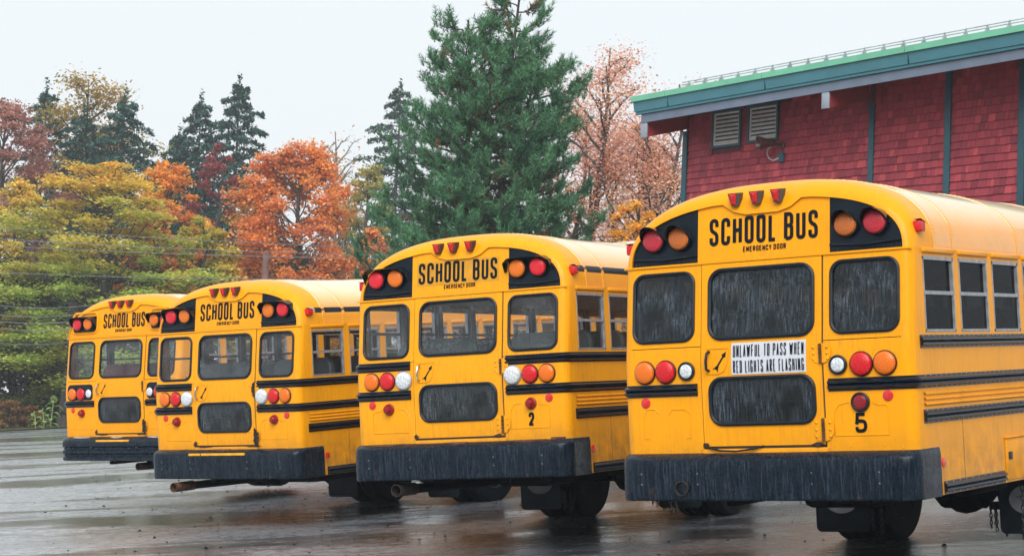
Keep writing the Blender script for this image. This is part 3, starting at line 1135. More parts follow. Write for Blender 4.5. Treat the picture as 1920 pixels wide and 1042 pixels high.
        p2 = shared(('pane2', cfg['side_glass']), pane(2.165, 2.405, -.022))
        for i, (a, b) in enumerate(wins):
            fo = link('side_window', fm, root)
            fo.location = (sg * (HW - (.013 if sg > 0 else -.013) * 0), a, 0)
            if sg < 0:
                fo.location.x = -HW + .026
            link('pane', p1, fo)
            link('pane', p2, fo)
        # header over every window and rivet lines
        for i, (a, b) in enumerate(wins):
            hd = link('window_header', shared(('header', cfg.get('paint'), sg), lambda: mesh('window_header', *(lambda q: (q.v, q.f))(G().box(-.002 if sg > 0 else -.020, .020 if sg > 0 else .002, -.01, .60, 2.452, 2.486, .008)), Y)), root)
            hd.location = (sg * HW, a, 0)
        pts = [(sg * HW, y, ROOF0 + .02) for y in np.arange(.3, 6, .045)] + [(sg * HW, y0 - .05, z) for y0, _ in wins[1:] for z in np.arange(1.88, 2.45, .07)]
        pts += [(sg * HW, .26, z) for z in np.arange(.8, 2.45, .06)] + [(sg * HW, .89, z) for z in np.arange(.72, 1.2, .075)] + [(sg * HW, y, .99) for y in np.arange(.4, 3.3, .16)] + [(sg * HW, .89, z) for z in np.arange(1.57, 1.75, .045)]
        pts += [(sg * HW, .89 + .706 * k, z) for k in range(1, 3) for z in np.arange(1.57, 1.75, .045)]
        tag(rivet_pts(pts, (sg, 0, 0), .006).obj('rivet_row', Y, root, 0), kind='stuff')
        gs = G()
        gs.box(*sorted((sg * (HW - .001), sg * (HW + .0015))), .888, .892, .69, 1.21)
        gs.obj('panel_seam', MAT['seam_dark'], root, 0)
        # luggage door
        db = G().box(*sorted((sg * HW, sg * (HW + .012))), 1.76, 3.2, .70, 1.025, .004).obj('storage_door', Y, root)
        G().box(*sorted((sg * (HW + .012), sg * (HW + .018))), 1.80, 1.88, .86, .92, .003).obj('latch', MAT['rubber'], db)
        G().box(*sorted((sg * HW, sg * (HW + .022))), 1.75, 3.21, 1.026, 1.04, .003).obj('rain_lip', Y, db)
        G().lathe([(.036, 0), (.036, .006), (.024, .009), (.001, .010)], (sg * HW, .47, .915), (sg, 0, 0), 20).obj('reflector', MAT['reflector'], root)
        sm = G().box(*sorted((sg * (HW - .03), sg * (HW + .035))), .20, .29, 2.60, 2.68, .012).obj('side_marker', MAT['lens_red'], root)
        G().add([(sg * 1.19, .19, 2.69), (sg * 1.25, .19, 2.692), (sg * 1.25, .33, 2.66), (sg * 1.19, .33, 2.70)], [(0, 1, 2, 3)]).obj('guard', MAT['chrome'], sm, 0)
        if key in (2, 3):
            xx = superell(HW, .60, math.asin(((2.665 - ROOF0) / .60) ** 1.25))[0]
            x2 = superell(HW, .60, math.asin(((2.695 - ROOF0) / .60) ** 1.25))[0]
            x1_ = superell(HW, .60, math.asin(((2.635 - ROOF0) / .60) ** 1.25))[0]
            G().add([(sg * (x1_ + .004), .38, 2.635), (sg * (x1_ + .004), 5., 2.635), (sg * (xx + .006), 5., 2.665), (sg * (xx + .006), .38, 2.665), (sg * (x2 + .004), .38, 2.695), (sg * (x2 + .004), 5., 2.695)], [(0, 1, 2, 3), (3, 2, 5, 4)]).obj('black_band', BK, root)

    # --- roof
    g = G()
    ys = [.5, .56, .565, .9, .905, 1.6, 2.32, 2.325, 4.4, 6.5, 8.6, BLEN]
    V = []
    for y in ys:
        for th in THS:
            x, z = superell(HW, .60, th)
            V.append((x, y, z))
    g.add(V, [(r_ * m + k, r_ * m + k + 1, (r_ + 1) * m + k + 1, (r_ + 1) * m + k) for r_ in range(len(ys) - 1) for k in range(m - 1)])
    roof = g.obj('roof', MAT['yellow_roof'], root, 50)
    for yb_ in (.53, .9, 2.32, 3.74):
        gb = G()
        V = []
        for th in THS:
            for yy, up in ((yb_ - .03, .0005), (yb_ - .026, .005), (yb_ + .026, .005), (yb_ + .03, .0005)):
                x, z = superell(HW + up, .60 + up, th)
                V.append((x, yy, z))
        gb.add(V, [(i * 4 + k, i * 4 + k + 1, (i + 1) * 4 + k + 1, (i + 1) * 4 + k) for i in range(NTH) for k in range(3)])
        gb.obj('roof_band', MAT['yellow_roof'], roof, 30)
    gr_ = G()
    for yb_ in (.515, .545, .885, .915, 2.305, 2.335):
        for k in range(3, 70):
            th = math.pi * k / 72
            x, z = superell(HW + .005, .605, th)
            q = rivet_pts([(x, yb_, z)], (math.cos(th), 0, math.sin(th)), .0065)
            gr_.add(q.v, q.f)
    tag(gr_.obj('rivet_row', Y, roof, 0), kind='stuff')
    hx, hy, hm_, hw_ = cfg['hatch']
    hz = superell(HW, .60, math.acos((abs(hx) / HW) ** 1.25))[1] if hx else ROOF0 + .60
    ht = G().box(hx - hw_, hx + hw_, hy - .33, hy + .33, hz - .03, hz + .035, .012).obj('roof_hatch', MAT[hm_], roof)
    G().box(hx - hw_ + .06, hx + hw_ - .06, hy - .28, hy + .28, hz + .034, hz + .06, .012).obj('lid', MAT[hm_], ht)

    # --- inside
    g = G()
    g.box(-1.17, 1.17, .3, BLEN - .05, .93, 1.0)
    g.obj('floor', MAT['floor_rubber'], root, 0)
    g = G()
    V = []
    for y in (.33, BLEN - .05):
        for th in THS:
            x, z = superell(HW - .035, .555, th)
            V.append((x, y, z))
    g.add(V, [(k, k + 1, m + k + 1, m + k) for k in range(m - 1)])
    g.obj('ceiling_liner', MAT['liner'], root)
    for sg in (-1, 1):
        G().box(*sorted((sg * 1.16, sg * 1.185)), .3, BLEN - .1, 1.0, 1.855).obj('wall_liner', MAT['liner_dark'], root, 0)
        gp = G()
        for a, b in wins:
            gp.box(*sorted((sg * 1.15, sg * 1.19)), b + .005, b + .108, 1.86, 2.47)
        gp.obj('window_post_liner', MAT['liner_dark'], root, 0)

    def seat():
        prof = rrect(-.47, .47, 1.42, 2.08, .13, 5)
        gg = G()
        n_ = len(prof)
        V = []
        for yy, k_ in ((0, .965), (.02, 1.), (.075, 1.), (.10, .965)):
            V += [(x * k_, yy - .09 * (z - 1.42) / .66 * -1, 1.75 + (z - 1.75) * k_) for x, z in prof]
        gg.add(V, [(r_ * n_ + k, r_ * n_ + (k + 1) % n_, (r_ + 1) * n_ + (k + 1) % n_, (r_ + 1) * n_ + k) for r_ in range(3) for k in range(n_)] + [tuple(range(n_)), tuple(range(3 * n_, 4 * n_))])
        gg.box(-.47, .47, -.02 + .08, .48, 1.38, 1.52, .04)
        return mesh('seat', gg.v, gg.f, MAT[cfg['seat']])
    sm_ = shared(('seat', cfg['seat']), seat)
    for i in range(11):
        for sg in (-1, 1):
            so = link('seat', sm_, root)
            so.location = (sg * .66, .62 + .72 * i, 0)

    # --- front end (hidden from here): wall with windscreen, snub nose
    fr = sheet([(-HW, .8), (HW, .8), (HW, ROOF0)] + [superell(HW, .60, t_) for t_ in THS[1:-1]] + [(-HW, ROOF0)], [[(-1.05, 1.75), (1.05, 1.75), (1.0, 2.55), (-1.0, 2.55)]], lambda x, z: (x, BLEN, z), name='front_panel', mat=Y, parent=root)
    sheet([(-1.04, 1.76), (1.04, 1.76), (.99, 2.54), (-.99, 2.54)], [], lambda x, z: (x, BLEN + .002, z), name='windscreen', mat=MAT[cfg['side_glass']], parent=fr)
    G().box(-1.0, 1.0, BLEN, BLEN + .7, .75, 1.6, .12).obj('hood', Y, root)

    # --- bumper
    if key == 4:
        prof = [(-.01, 1.035), (.03, 1.03), (.08, .996), (.095, .978), (.108, .95), (.108, .90), (.082, .875), (.082, .855), (.108, .835), (.108, .80), (.082, .775), (.082, .755), (.106, .735), (.106, .705), (.08, .685), (-.01, .68)]
    else:
        prof = [(-.01, 1.034), (.03, 1.028), (.075, 1.004), (.092, .990), (.100, .970), (.102, .90), (.102, .75), (.099, .69), (.090, .676), (-.01, .672)]
    dn = [1 + .05 * (rng.random() - .6) for _ in range(13)]
    P = wrap(-1, 1.0, .40, 0., .12)[::-1] + [((-.9 + 1.8 * k / 12, 0.), (0, -1), dn[k]) for k in range(13)] + wrap(1, 1.0, .40, 0., .12)
    gb = G().sweep(prof, P)
    bo = gb.obj('bumper', MAT['bumper_black'], root, 28)
    bolts = [(x, -.101, z) for x in (-1.02, -.53, .42, .95) for z in (.88, .80)]
    for bp_ in bolts:
        rivet_pts([bp_], (0, -1, 0), .012).obj('bolt', MAT['rim'], bo, 0)
    for a, b in cfg.get('tape', ()):
        G().box(a, b, -.108, -.08, .962, .990, .002).obj('yellow_tape', MAT['tape'], bo)
    if key == 2:
        G().box(1.02, 1.16, -.03, .02, .985, 1.05, .004).obj('rusty_bracket', MAT['rust'], bo)
    for (xa, xb) in ((-1.0, -.62), (-.2, .1), (.55, .98)):
        if key in (2, 3, 4):
            q = [(xa + rng.uniform(0, .05), -.02), (xb, -.015), (xb - rng.uniform(.0, .1), -.055), ((xa + xb) / 2, -.065), (xa + .03, -.05)]
            sheet(q, [], lambda x, y: (x, y, 1.034 + (y + .02) * .30 - max(0, -.04 - y) * .35), name='worn_paint', mat=MAT['rust' if key != 4 else 'galvanised'], parent=bo)
    # rust around the lower hinge and sill
    if key in (3, 4):
        for (cx_, cz_, rx_, rz_) in ((.515, 1.17, .045, .12), (-.50, 1.09, .03, .045), (.46, 1.066, .12, .02), (-.35, 1.062, .13, .012)):
            pts = []
            for k in range(22):
                a = 2 * math.pi * k / 22
                q = rng.uniform(.6, 1.25)
                pts.append((cx_ + rx_ * q * math.cos(a), cz_ + rz_ * q * math.sin(a) * (1 if math.sin(a) > 0 or cz_ > 1.1 else .6)))
            sheet(pts, [], lambda x, z: (x, -.020, z), name='rust_patch', mat=MAT['rust_dark'], parent=root)
        if key == 3:
            pts = []
            for k in range(18):
                a = 2 * math.pi * k / 18
                q = rng.uniform(.5, 1.2)
                pts.append((.500 + .035 * q * math.cos(a), 1.745 + .085 * q * math.sin(a)))
            sheet(pts, [], lambda x, z: (x, ry(z) - .021, z), name='rust_patch', mat=MAT['rust_dark'], parent=root)
    if key in (5, 2):
        for (cx_, cz_, rx_, rz_) in ((-.49, 1.095, .035, .025), (.45, 1.085, .05, .018)):
            pts = [(cx_ + rx_ * rng.uniform(.5, 1.2) * math.cos(2 * math.pi * k / 16), cz_ + rz_ * rng.uniform(.5, 1.2) * math.sin(2 * math.pi * k / 16)) for k in range(16)]
            sheet(pts, [], lambda x, z: (x, -.020, z), name='rust_patch', mat=MAT['rust_dark'], parent=root)
    if key == 5:
        G().tube([(-.47, -.02, 1.075), (-.36, -.035, 1.05), (-.22, -.045, 1.043), (-.08, -.03, 1.06), (0, -.015, 1.08)], .008, 6).obj('cable', MAT['rubber'], root)

    # --- exhaust
    ex, ez, ey, er, emat = cfg['exhaust']
    g = G()
    n_ = 20
    V = []
    for rr_, yy in ((er, ey + .34), (er, ey), (er * .86, ey), (er * .86, ey + .25)):
        for k in range(n_):
            a = 2 * math.pi * k / n_
            V.append((ex + rr_ * math.cos(a), yy, ez + rr_ * math.sin(a)))
    g.add(V, [(i * n_ + k, i * n_ + (k + 1) % n_, (i + 1) * n_ + (k + 1) % n_, (i + 1) * n_ + k) for i in range(3) for k in range(n_)])
    g.add([(ex + er * .85 * math.cos(2 * math.pi * k / n_), ey + .2, ez + er * .85 * math.sin(2 * math.pi * k / n_)) for k in range(n_)], [tuple(range(n_))])
    exo = g.obj('exhaust_pipe', MAT[emat], root)
    G().tube([(ex, ey + .33, ez), (ex + .05, 1.6, ez - .02), (ex + .15, 2.6, ez + .05), (ex + .15, 5, ez + .05)], .05, 10).obj('pipe_run', MAT['chassis'], exo)

    # --- running gear
    g = G()
    for xx in (-.42, .36):
        g.box(xx, xx + .08, .15, BLEN - .4, .62, .86)
    for yy in (.3, 1.4, 2.6, 3.4, 4.6, 6, 7.5):
        g.box(-.42, .42, yy, yy + .1, .66, .82)
    g.box(-1.15, 1.15, .08, BLEN - .1, .86, .94)
    for xx in (-1.14, -.75, .75, 1.10):
        g.box(xx, xx + .05, .3, 3.2, .70, .87)
    ch = g.obj('chassis', MAT['chassis'], root, 0)
    g = G()
    g.tube([(-.95, AXLE, .5), (-.3, AXLE, .5), (-.2, AXLE, .5), (.2, AXLE, .5), (.3, AXLE, .5), (.95, AXLE, .5)], [.09, .09, .2, .2, .09, .09], 12)
    g.lathe([(.23, -.2), (.25, 0), (.2, .12), (.1, .2), (.001, .22)], (0, AXLE, .5), (0, -1, 0), 16)
    for xx in (-.46, .46):
        g.box(xx - .04, xx + .04, AXLE - .8, AXLE + .8, .56, .64)
        g.tube([(xx + .1, AXLE - .35, .45), (xx - .02, AXLE - .5, .8)], .035, 8)
    g.obj('rear_axle', MAT['chassis'], root)
    G().box(-.30, .36, 1.2, 2.6, .52, .80, .06).obj('fuel_tank', MAT['chassis'], root)
    G().lathe([(.001, -.42), (.13, -.42), (.14, -.40), (.14, .40), (.13, .42), (.001, .42)], (.80, 2.25, .70), (0, -1, 0), 16).obj('air_tank', MAT['chassis'], root)

    def tyre():
        gg = G()
        gg.lathe([(.30, -.115), (.44, -.135), (.485, -.125), (.505, -.10), (.505, -.055), (.495, -.05), (.495, -.04), (.505, -.035), (.505, .035), (.495, .04), (.495, .05), (.505, .055), (.505, .10), (.485, .125), (.44, .135), (.30, .115)], (0, 0, 0), (1, 0, 0), 40)
        return mesh('tyre', gg.v, gg.f, MAT['tyre'], 30)

    def rimm():
        gg = G()
        gg.lathe([(.30, -.12), (.285, -.10), (.27, -.02), (.14, .03), (.12, .05), (.08, .05), (.001, .06)], (0, 0, 0), (-1, 0, 0), 24)
        gg.lathe([(.30, -.12), (.285, -.10), (.27, -.02), (.14, .03), (.12, .05), (.08, .05), (.001, .06)], (0, 0, 0), (1, 0, 0), 24)
        return mesh('rim', gg.v, gg.f, MAT['rim'], 30)
    ty, ri = shared('tyre', tyre), shared('rim_mesh', rimm)
    for xx, yy in ((-1.04, AXLE), (-.73, AXLE), (.73, AXLE), (1.04, AXLE), (-1.0, FAXLE), (1.0, FAXLE)):
        wo_ = link('wheel', ty, root)
        wo_.location = (xx, yy, .505)
        link('rim', ri, wo_)
    # mud flaps
    for sg in (-1, 1):
        x0, x1 = (-1.13, -.61) if sg < 0 else (.61, 1.13)
        fl = sheet(rrect(x0, x1, .145, .86, .05), [], lambda x, z: (x, 3.2 + .03 * math.sin((x - x0) * 6) * .5, z), thick=.012, cutx=[x0 + .13, x0 + .26, x0 + .39], name='mud_flap', mat=MAT['flap'], parent=root)
        tube_ring(rrect(x0 + .015, x1 - .015, .16, .80, .045), .006, lambda x, z: (x, 3.192 + .03 * math.sin((x - x0) * 6) * .5, z)).obj('edge_bead', MAT['flap'], fl)
        xc, zc, ax_, az_ = (x0 + x1) / 2, .45, .165, .125
        if key == 5:
            zc = .44
        pts = [(xc + ax_ * math.cos(2 * math.pi * k / 28), zc + az_ * math.sin(2 * math.pi * k / 28)) for k in range(28)]
        if key in (5, 2):
            ov = sheet(pts, [], lambda x, z: (x, 3.178, z), thick=.004, name='oval_badge', mat=MAT['flap_oval' if key == 5 else 'flap_oval_dark'], parent=fl)
            G().box(xc - .10, xc + .06, 3.168, 3.177, zc - .03, zc + .03, .004).obj('raised_mark', MAT['flap_oval' if key == 5 else 'flap_oval_dark'], ov)
        G().box(x0 - .02, x1 + .02, 3.16, 3.24, .80, .86).obj('flap_bracket', MAT['chassis'], fl)
    # hanging tyre chains and their swing gear
    if key in (5, 2):
        for sg in (-1, 1):
            gc = G()
            gc.tube([(sg * .55, 3.45, .75), (sg * .55, 3.35, .55), (sg * .60, 3.30, .40)], .03, 8)
            gc.lathe([(.001, -.03), (.09, -.03), (.09, .03), (.001, .03)], (sg * .58, 3.30, .38), (0, 0, 1), 14)
            co = gc.obj('chain_wheel', MAT['chassis'], root)
            for j in range(6):
                a = 2 * math.pi * j / 6 + .3
                bx_, by_ = sg * .58 + .085 * math.cos(a), 3.30 + .085 * math.sin(a)
                gl_ = G()
                nl = 5 + (j * 3) % 4
                for k in range(nl):
                    z = .36 - .032 * k
                    ang = (k % 2) * math.pi / 2
                    ring = [(bx_ + .012 * math.cos(t_) * math.cos(ang), by_ + .012 * math.cos(t_) * math.sin(ang), z + .022 * math.sin(t_)) for t_ in np.linspace(0, 2 * math.pi, 8, endpoint=False)]
                    gl_.tube(ring, .0045, 4, closed=True)
                gl_.obj('chain', MAT['chain'], co)
        for yy in (2.55, 2.68):
            gl_ = G()
            for k in range(12):
                ang = (k % 2) * math.pi / 2
                ring = [(1.05 + .016 * math.cos(t_) * math.cos(ang), yy + .016 * math.cos(t_) * math.sin(ang), .58 - .04 * k + .028 * math.sin(t_)) for t_ in np.linspace(0, 2 * math.pi, 8, endpoint=False)]
                gl_.tube(ring, .006, 4, closed=True)
            gl_.obj('chain', MAT['chain'], root)
    if key == 5:
        for k in range(7):
            g = G()
            x = -.95 + rng.uniform(0, 2.1)
            y = rng.uniform(1., 3.)
            g.tube([(x, y, .75), (x + rng.uniform(-.1, .1), y, rng.uniform(.42, .6)), (x + rng.uniform(-.2, .2), y + .2, .7)], rng.uniform(.015, .04), 6)
            g.obj('hose', MAT['chassis'], root)
    return root


simple('sign_amber', (.58, .26, .004), .45, var=.15)
glass('glass_low', (.30, .34, .37), .8, (.22, .26, .29), .5, .9)
GRP = 'school buses parked in a row'
MK = (-.214, -.034, .146)
make_bus('school_bus', 'nearest yellow school bus with number 5 and a white unlawful to pass sign', GRP, (1.8234, 14.3097, -.5974, .0069, -.0059, .0017),
         dict(key=5, cap='black', glass='glass_dirty', side_glass='glass_side_dark', seat='seat_dark', sign=(-.452, .462, -.162, .200), markers=MK,
              number=('5', .744, .836, 1.163, 1.308), exhaust=(-.66, .772, -.13, .058, 'rust_dark'), hatch=(-.1, 2.6, 'hatch_grey', .30)))
make_bus('school_bus', 'yellow school bus with number 2, second from the right of the row', GRP, (-.5798, 18.7137, -.5078, .0353, -.0104, -.0063),
         dict(key=2, cap='black', glass='glass_clear', side_glass='glass_side', seat='seat_green', sign=(-.480, .428, -.18, .18), sign_plate=1, markers=(-.237, -.062, .133), paint='yellow_paint_worn',
              number=('2', .778, .838, 1.166, 1.294), exhaust=(-.735, .575, -.06, .062, 'rust_dark'), hatch=(.45, 3.5, 'hatch_white', .33)))
make_bus('school_bus', 'unnumbered yellow school bus with rusty exhaust sticking out under its bumper', GRP, (-3.5785, 23.3576, -.6082, -.0772, .0146, .0063),
         dict(key=3, cap='black', glass='glass_clear', side_glass='glass_side', seat='seat_grey', sign=(-.466, .436, -.18, .19), markers=(-.22, -.04, .14), paint='yellow_paint_worn',
              exhaust=(-.80, .575, -.13, .060, 'rust'), hatch=(.35, 3.6, 'hatch_white', .35), tape=((-.54, -.35), (-.33, .39))))
make_bus('school_bus', 'leftmost yellow school bus with red seats and a ribbed black bumper', GRP, (-5.7731, 27.6828, -.6285, .035, .0034, .0102),
         dict(key=4, cap='plain', glass='glass_clear', side_glass='glass_side', seat='seat_red', sign=(-.44, .435, -.18, .17), markers=(-.243, -.069, .119),
              exhaust=(.36, .60, -.02, .055, 'rust_dark'), hatch=(0, 3.6, 'hatch_white', .33), tape=((-.42, .27),)))

# ------------------------------------------------------------------ the shingled building
PSI = .886
BP = np.array([3.55811, 40., 7.79424])
BH = np.array([math.cos(PSI), -math.sin(PSI), 0])
BN = np.array([-math.sin(PSI), -math.cos(PSI), 0])
BM = Matrix(((BH[0], BN[0], 0, BP[0]), (BH[1], BN[1], 0, BP[1]), (0, 0, 1, 0), (0, 0, 0, 1)))   # local: x along the wall, y outwards, z world height
bl = empty('shingled_building', mat=BM)
tag(bl, 'tall building with red cedar shingle walls, teal trim and a green metal roof edge', 'building')
WALL_END, WALL_Z0, SLOPE = 17., -2.5, .27
rngb = random.Random(4)
eave = lambda s_: 8.43 + .0155 * s_      # underside of the fascia
wall_top = lambda s_: eave(s_) + 1.2 * SLOPE + .02
# backing wall and the end wall
g = G()
g.add([(0, 0, WALL_Z0), (WALL_END, 0, WALL_Z0), (WALL_END, 0, wall_top(WALL_END)), (0, 0, wall_top(0)), (0, -11, WALL_Z0), (WALL_END, -11, WALL_Z0), (WALL_END, -11, wall_top(WALL_END) + 2.9), (0, -11, wall_top(0) + 2.9)],
      [(0, 1, 2, 3), (4, 0, 3, 7), (1, 5, 6, 2), (5, 4, 7, 6)])
wall = g.obj('wall', MAT['wall_backing'], bl, 0)
G().box(-.06, WALL_END, -.05, .09, -2.5, 5.3, .01).obj('masonry_base', MAT['masonry'], bl)
# posts
for a, b, z1 in ((-.046, .092, 8.40), (5.02, 5.144, 8.46), (6.811, 6.947, 9.0), (8.433, 8.57, 9.0), (10.1, 10.24, 9.0), (11.8, 11.94, 9.0), (13.5, 13.64, 9.0)):
    G().box(a, b, -.02, .06, 5.3, min(z1, wall_top(a) - .03), .004).obj('trim_post', MAT['trim_teal'], bl)
# louvred vents
LV = ((.806, 1.642, 7.95, 8.727), (1.826, 2.672, 7.967, 8.735))
for a, b, z0, z1 in LV:
    g = G()
    t_ = .052
    for q in ((a, b, z0, z0 + t_), (a, b, z1 - t_, z1), (a, a + t_, z0 + t_, z1 - t_), (b - t_, b, z0 + t_, z1 - t_)):
        g.box(q[0], q[1], 0, .065, q[2], q[3])
    lv = g.obj('louvre_vent', MAT['trim_teal'], bl, 0)
    G().box(a + .03, b - .03, .002, .008, z0 + .03, z1 - .03).obj('backing', MAT['louvre_dark'], lv, 0)
    g = G()
    for q in ((a + t_, b - t_, z0 + t_, z0 + t_ + .03), (a + t_, b - t_, z1 - t_ - .03, z1 - t_), (a + t_, a + t_ + .03, z0 + t_ + .03, z1 - t_ - .03), (b - t_ - .03, b - t_, z0 + t_ + .03, z1 - t_ - .03)):
        g.box(q[0], q[1], .014, .042, q[2], q[3])
    g.obj('inner_frame', MAT['louvre_cream'], lv, 0)
    n_ = 7
    for k in range(n_):
        z = z0 + t_ + .05 + (z1 - z0 - 2 * t_ - .08) * k / n_
        g = G()
        hh = (z1 - z0 - 2 * t_ - .08) / n_
        g.add([(a + .08, .036, z), (b - .08, .036, z), (b - .08, .014, z + hh * .5), (a + .08, .014, z + hh * .5), (a + .08, .036, z - .012), (b - .08, .036, z - .012)], [(0, 1, 2, 3), (4, 5, 1, 0)])
        g.obj('slat', MAT['louvre_cream'], lv, 0)
# shingles, course by course
PITCH = .1478
SH = {}


def shingle_mesh(wd):
    if wd not in SH:
        t0, t1, hgt = .006, .036, PITCH + .02
        gg = G()
        gg.add([(.002, t1, 0), (wd - .002, t1, 0), (wd - .002, t0, hgt), (.002, t0, hgt), (.002, -.004, 0), (wd - .002, -.004, 0), (wd - .002, -.004, hgt), (.002, -.004, hgt)],
               [(0, 1, 2, 3), (4, 5, 1, 0), (0, 3, 7, 4), (1, 5, 6, 2)])
        SH[wd] = (gg, mesh('shingle', gg.v, gg.f, MAT['shingle_red'], 0))
    return SH[wd]


bays = [(.092, 5.02), (5.144, 6.811), (6.947, 8.433), (8.57, 10.1), (10.24, 11.8), (11.94, 13.5), (13.64, WALL_END)]
WID = [.075, .09, .105, .12, .14, .16, .19, .22]
cand = []
for a, b in bays:
    row = 0
    z = 5.3    # the lower wall stands behind the buses; courses start below what shows
    while z < wall_top(b):
        x = a
        while x < b - .03:
            wd = rngb.choice(WID)
            if b - x - wd < .06:
                wd = None
            xe = x + wd if wd else b
            zj = z + rngb.uniform(-.006, .006)
            zt = wall_top(x) - z
            blocked = any(x < lb and xe > la and zj + PITCH > lz0 and zj < lz1 for la, lb, lz0, lz1 in LV)
            if zt > .12 and not blocked:
                cand.append((x, zj, wd, xe - x))
            elif blocked:
                for la, lb, lz0, lz1 in LV:     # cut the shingle beside or under the vent
                    if x < lb and xe > la and zj + PITCH > lz0 and zj < lz1:
                        if la - x > .03:
                            cand.append((x, zj, None, la - x))
                        if xe - lb > .03:
                            cand.append((lb, zj, None, xe - lb))
            x = xe
        z += PITCH
        row += 1


def seen_px(x, z):
    P = BP + BH * x
    d = MG.T @ (np.array([P[0], P[1], z]) - CAM)
    return 960 + F_PX * d[0] / d[1], 521.3 - F_PX * d[2] / d[1], d[1]


def shown(c):
    u, v, dpt = seen_px(c[0] + c[3] / 2, c[1] + .07)
    top = 352 if u < 1480 else 345 + max(0, u - 1560) * .12
    if u < 1480:
        top = 352 + (1400 - u) * .12
    return 1270 < u < 1918 and v < top


single = sorted([c for c in cand if shown(c) and c[2] and c[2] >= .105 and c[1] < eave(c[0]) - .12], key=lambda c: (-c[3] / seen_px(c[0], c[1])[2]))[:300]
sset = {(c[0], c[1]) for c in single}
gm = G()
for c in cand:
    if (c[0], c[1]) in sset:
        o = link('shingle', shingle_mesh(c[2])[1], wall)
        o.location = (c[0], 0, c[1])
    else:
        t0, t1, hgt = .006, .036, PITCH + .02
        x, z, wd = c[0], c[1], c[3]
        gm.add([(x + .002, t1, z), (x + wd - .002, t1, z), (x + wd - .002, t0, z + hgt), (x + .002, t0, z + hgt), (x + .002, -.004, z), (x + wd - .002, -.004, z), (x + wd - .002, -.004, z + hgt), (x + .002, -.004, z + hgt)],
               [(0, 1, 2, 3), (4, 5, 1, 0), (0, 3, 7, 4), (1, 5, 6, 2)])
tag(gm.obj('shingle_courses', MAT['shingle_red_many'], wall, 0), kind='stuff')
# roof slab and eave
OV = 1.2
S0, S1 = -.14, WALL_END + .4
g = G()
for sgn in (0,):
    pts = lambda s_: [(s_, OV - .02, eave(s_) + .02), (s_, OV - .02, eave(s_) + .50), (s_, -12, eave(s_) + .50 + (OV + 12) * SLOPE), (s_, -12, eave(s_) + .02 + (OV + 12) * SLOPE)]
    g.add(pts(S0) + pts(S1), [(0, 1, 2, 3), (4, 7, 6, 5), (1, 5, 6, 2), (0, 3, 7, 4), (0, 4, 5, 1)])
roofb = g.obj('roof', MAT['soffit_red'], bl, 0)
g = G()
g.add([(S0 - .25, OV + .06, eave(S0) + .575), (S1, OV + .06, eave(S1) + .575), (S1, -12, eave(S1) + .575 + (OV + 12.06) * SLOPE), (S0 - .25, -12, eave(S0) + .575 + (OV + 12.06) * SLOPE)], [(0, 1, 2, 3)])
g.obj('metal_roofing', MAT['roof_green'], roofb, 0)


def band(name, mat, z0, z1, o0, o1, sl, sr, tilt=0.):
    gg = G()
    V = []
    for s_, e in ((sl, 0), (sr, 0)):
        V += [(s_ + (tilt if e == 0 and s_ == sl else 0), o0, eave(s_) + z0), (s_ + (tilt if s_ == sl else 0), o1 - .03 * 0, eave(s_) + z0), (s_, o1 + (.0), eave(s_) + z1), (s_, o0, eave(s_) + z1)]
    gg.add(V, [(0, 1, 2, 3), (4, 7, 6, 5), (0, 4, 5, 1), (1, 5, 6, 2), (2, 6, 7, 3), (3, 7, 4, 0)])
    return gg.obj(name, MAT[mat], roofb, 0)


JN = [-.13, .9, 3.6, 7.1, 10.6, 14.1, S1]
for i in range(len(JN) - 1):
    band('fascia_board', 'fascia_grey', 0., .172, OV - .02, OV + .0 - .0005 * (i % 2), JN[i] + .002, JN[i + 1] - .002)
    band('gutter_face', 'fascia_teal', .178, .225, OV - .02, OV + .045 + .0008 * (i % 2), JN[i] - .12 + .002, JN[i + 1] - .12)
    band('gutter_face', 'fascia_teal', .236, .455, OV - .02, OV + .062 + .0008 * (i % 2), JN[i] - .20 + .002, JN[i + 1] - .20, .05)
    band('gutter_groove', 'trim_teal', .224, .237, OV - .02, OV + .035, JN[i] - .13, JN[i + 1] - .13)
    band('roof_edge', 'edge_green', .455, .572, OV - .02, OV + .085 + .001 * (i % 2), JN[i] - .262 + .002, JN[i + 1] - .262, .018)
    band('drip_edge', 'edge_green', .452, .462, OV - .02, OV + .105, JN[i] - .262, JN[i + 1] - .262)
# rafter tails
for sa in (-.135, 4.825, 9.79, 14.75):
    g = G()
    wd = .165
    z_ = eave(sa)
    dpt = .30
    V = []
    for xx in (sa, sa + wd):
        V += [(xx, OV - .05, z_ - dpt), (xx, OV - .05, z_ + .01), (xx, -.02, z_ + .01 + OV * SLOPE), (xx, -.02, z_ - dpt + OV * SLOPE + .0)]
    g.add(V, [(0, 1, 2, 3), (4, 7, 6, 5), (0, 4, 5, 1), (0, 3, 7, 4), (2, 6, 7, 3)])
    rt = g.obj('rafter_tail', MAT['beam_red'], roofb, 0)
    G().box(sa - .008, sa + wd + .008, OV - .048, OV - .012, z_ - dpt - .01, z_ - .002, .003).obj('end_cap', MAT['beam_grey'], rt)
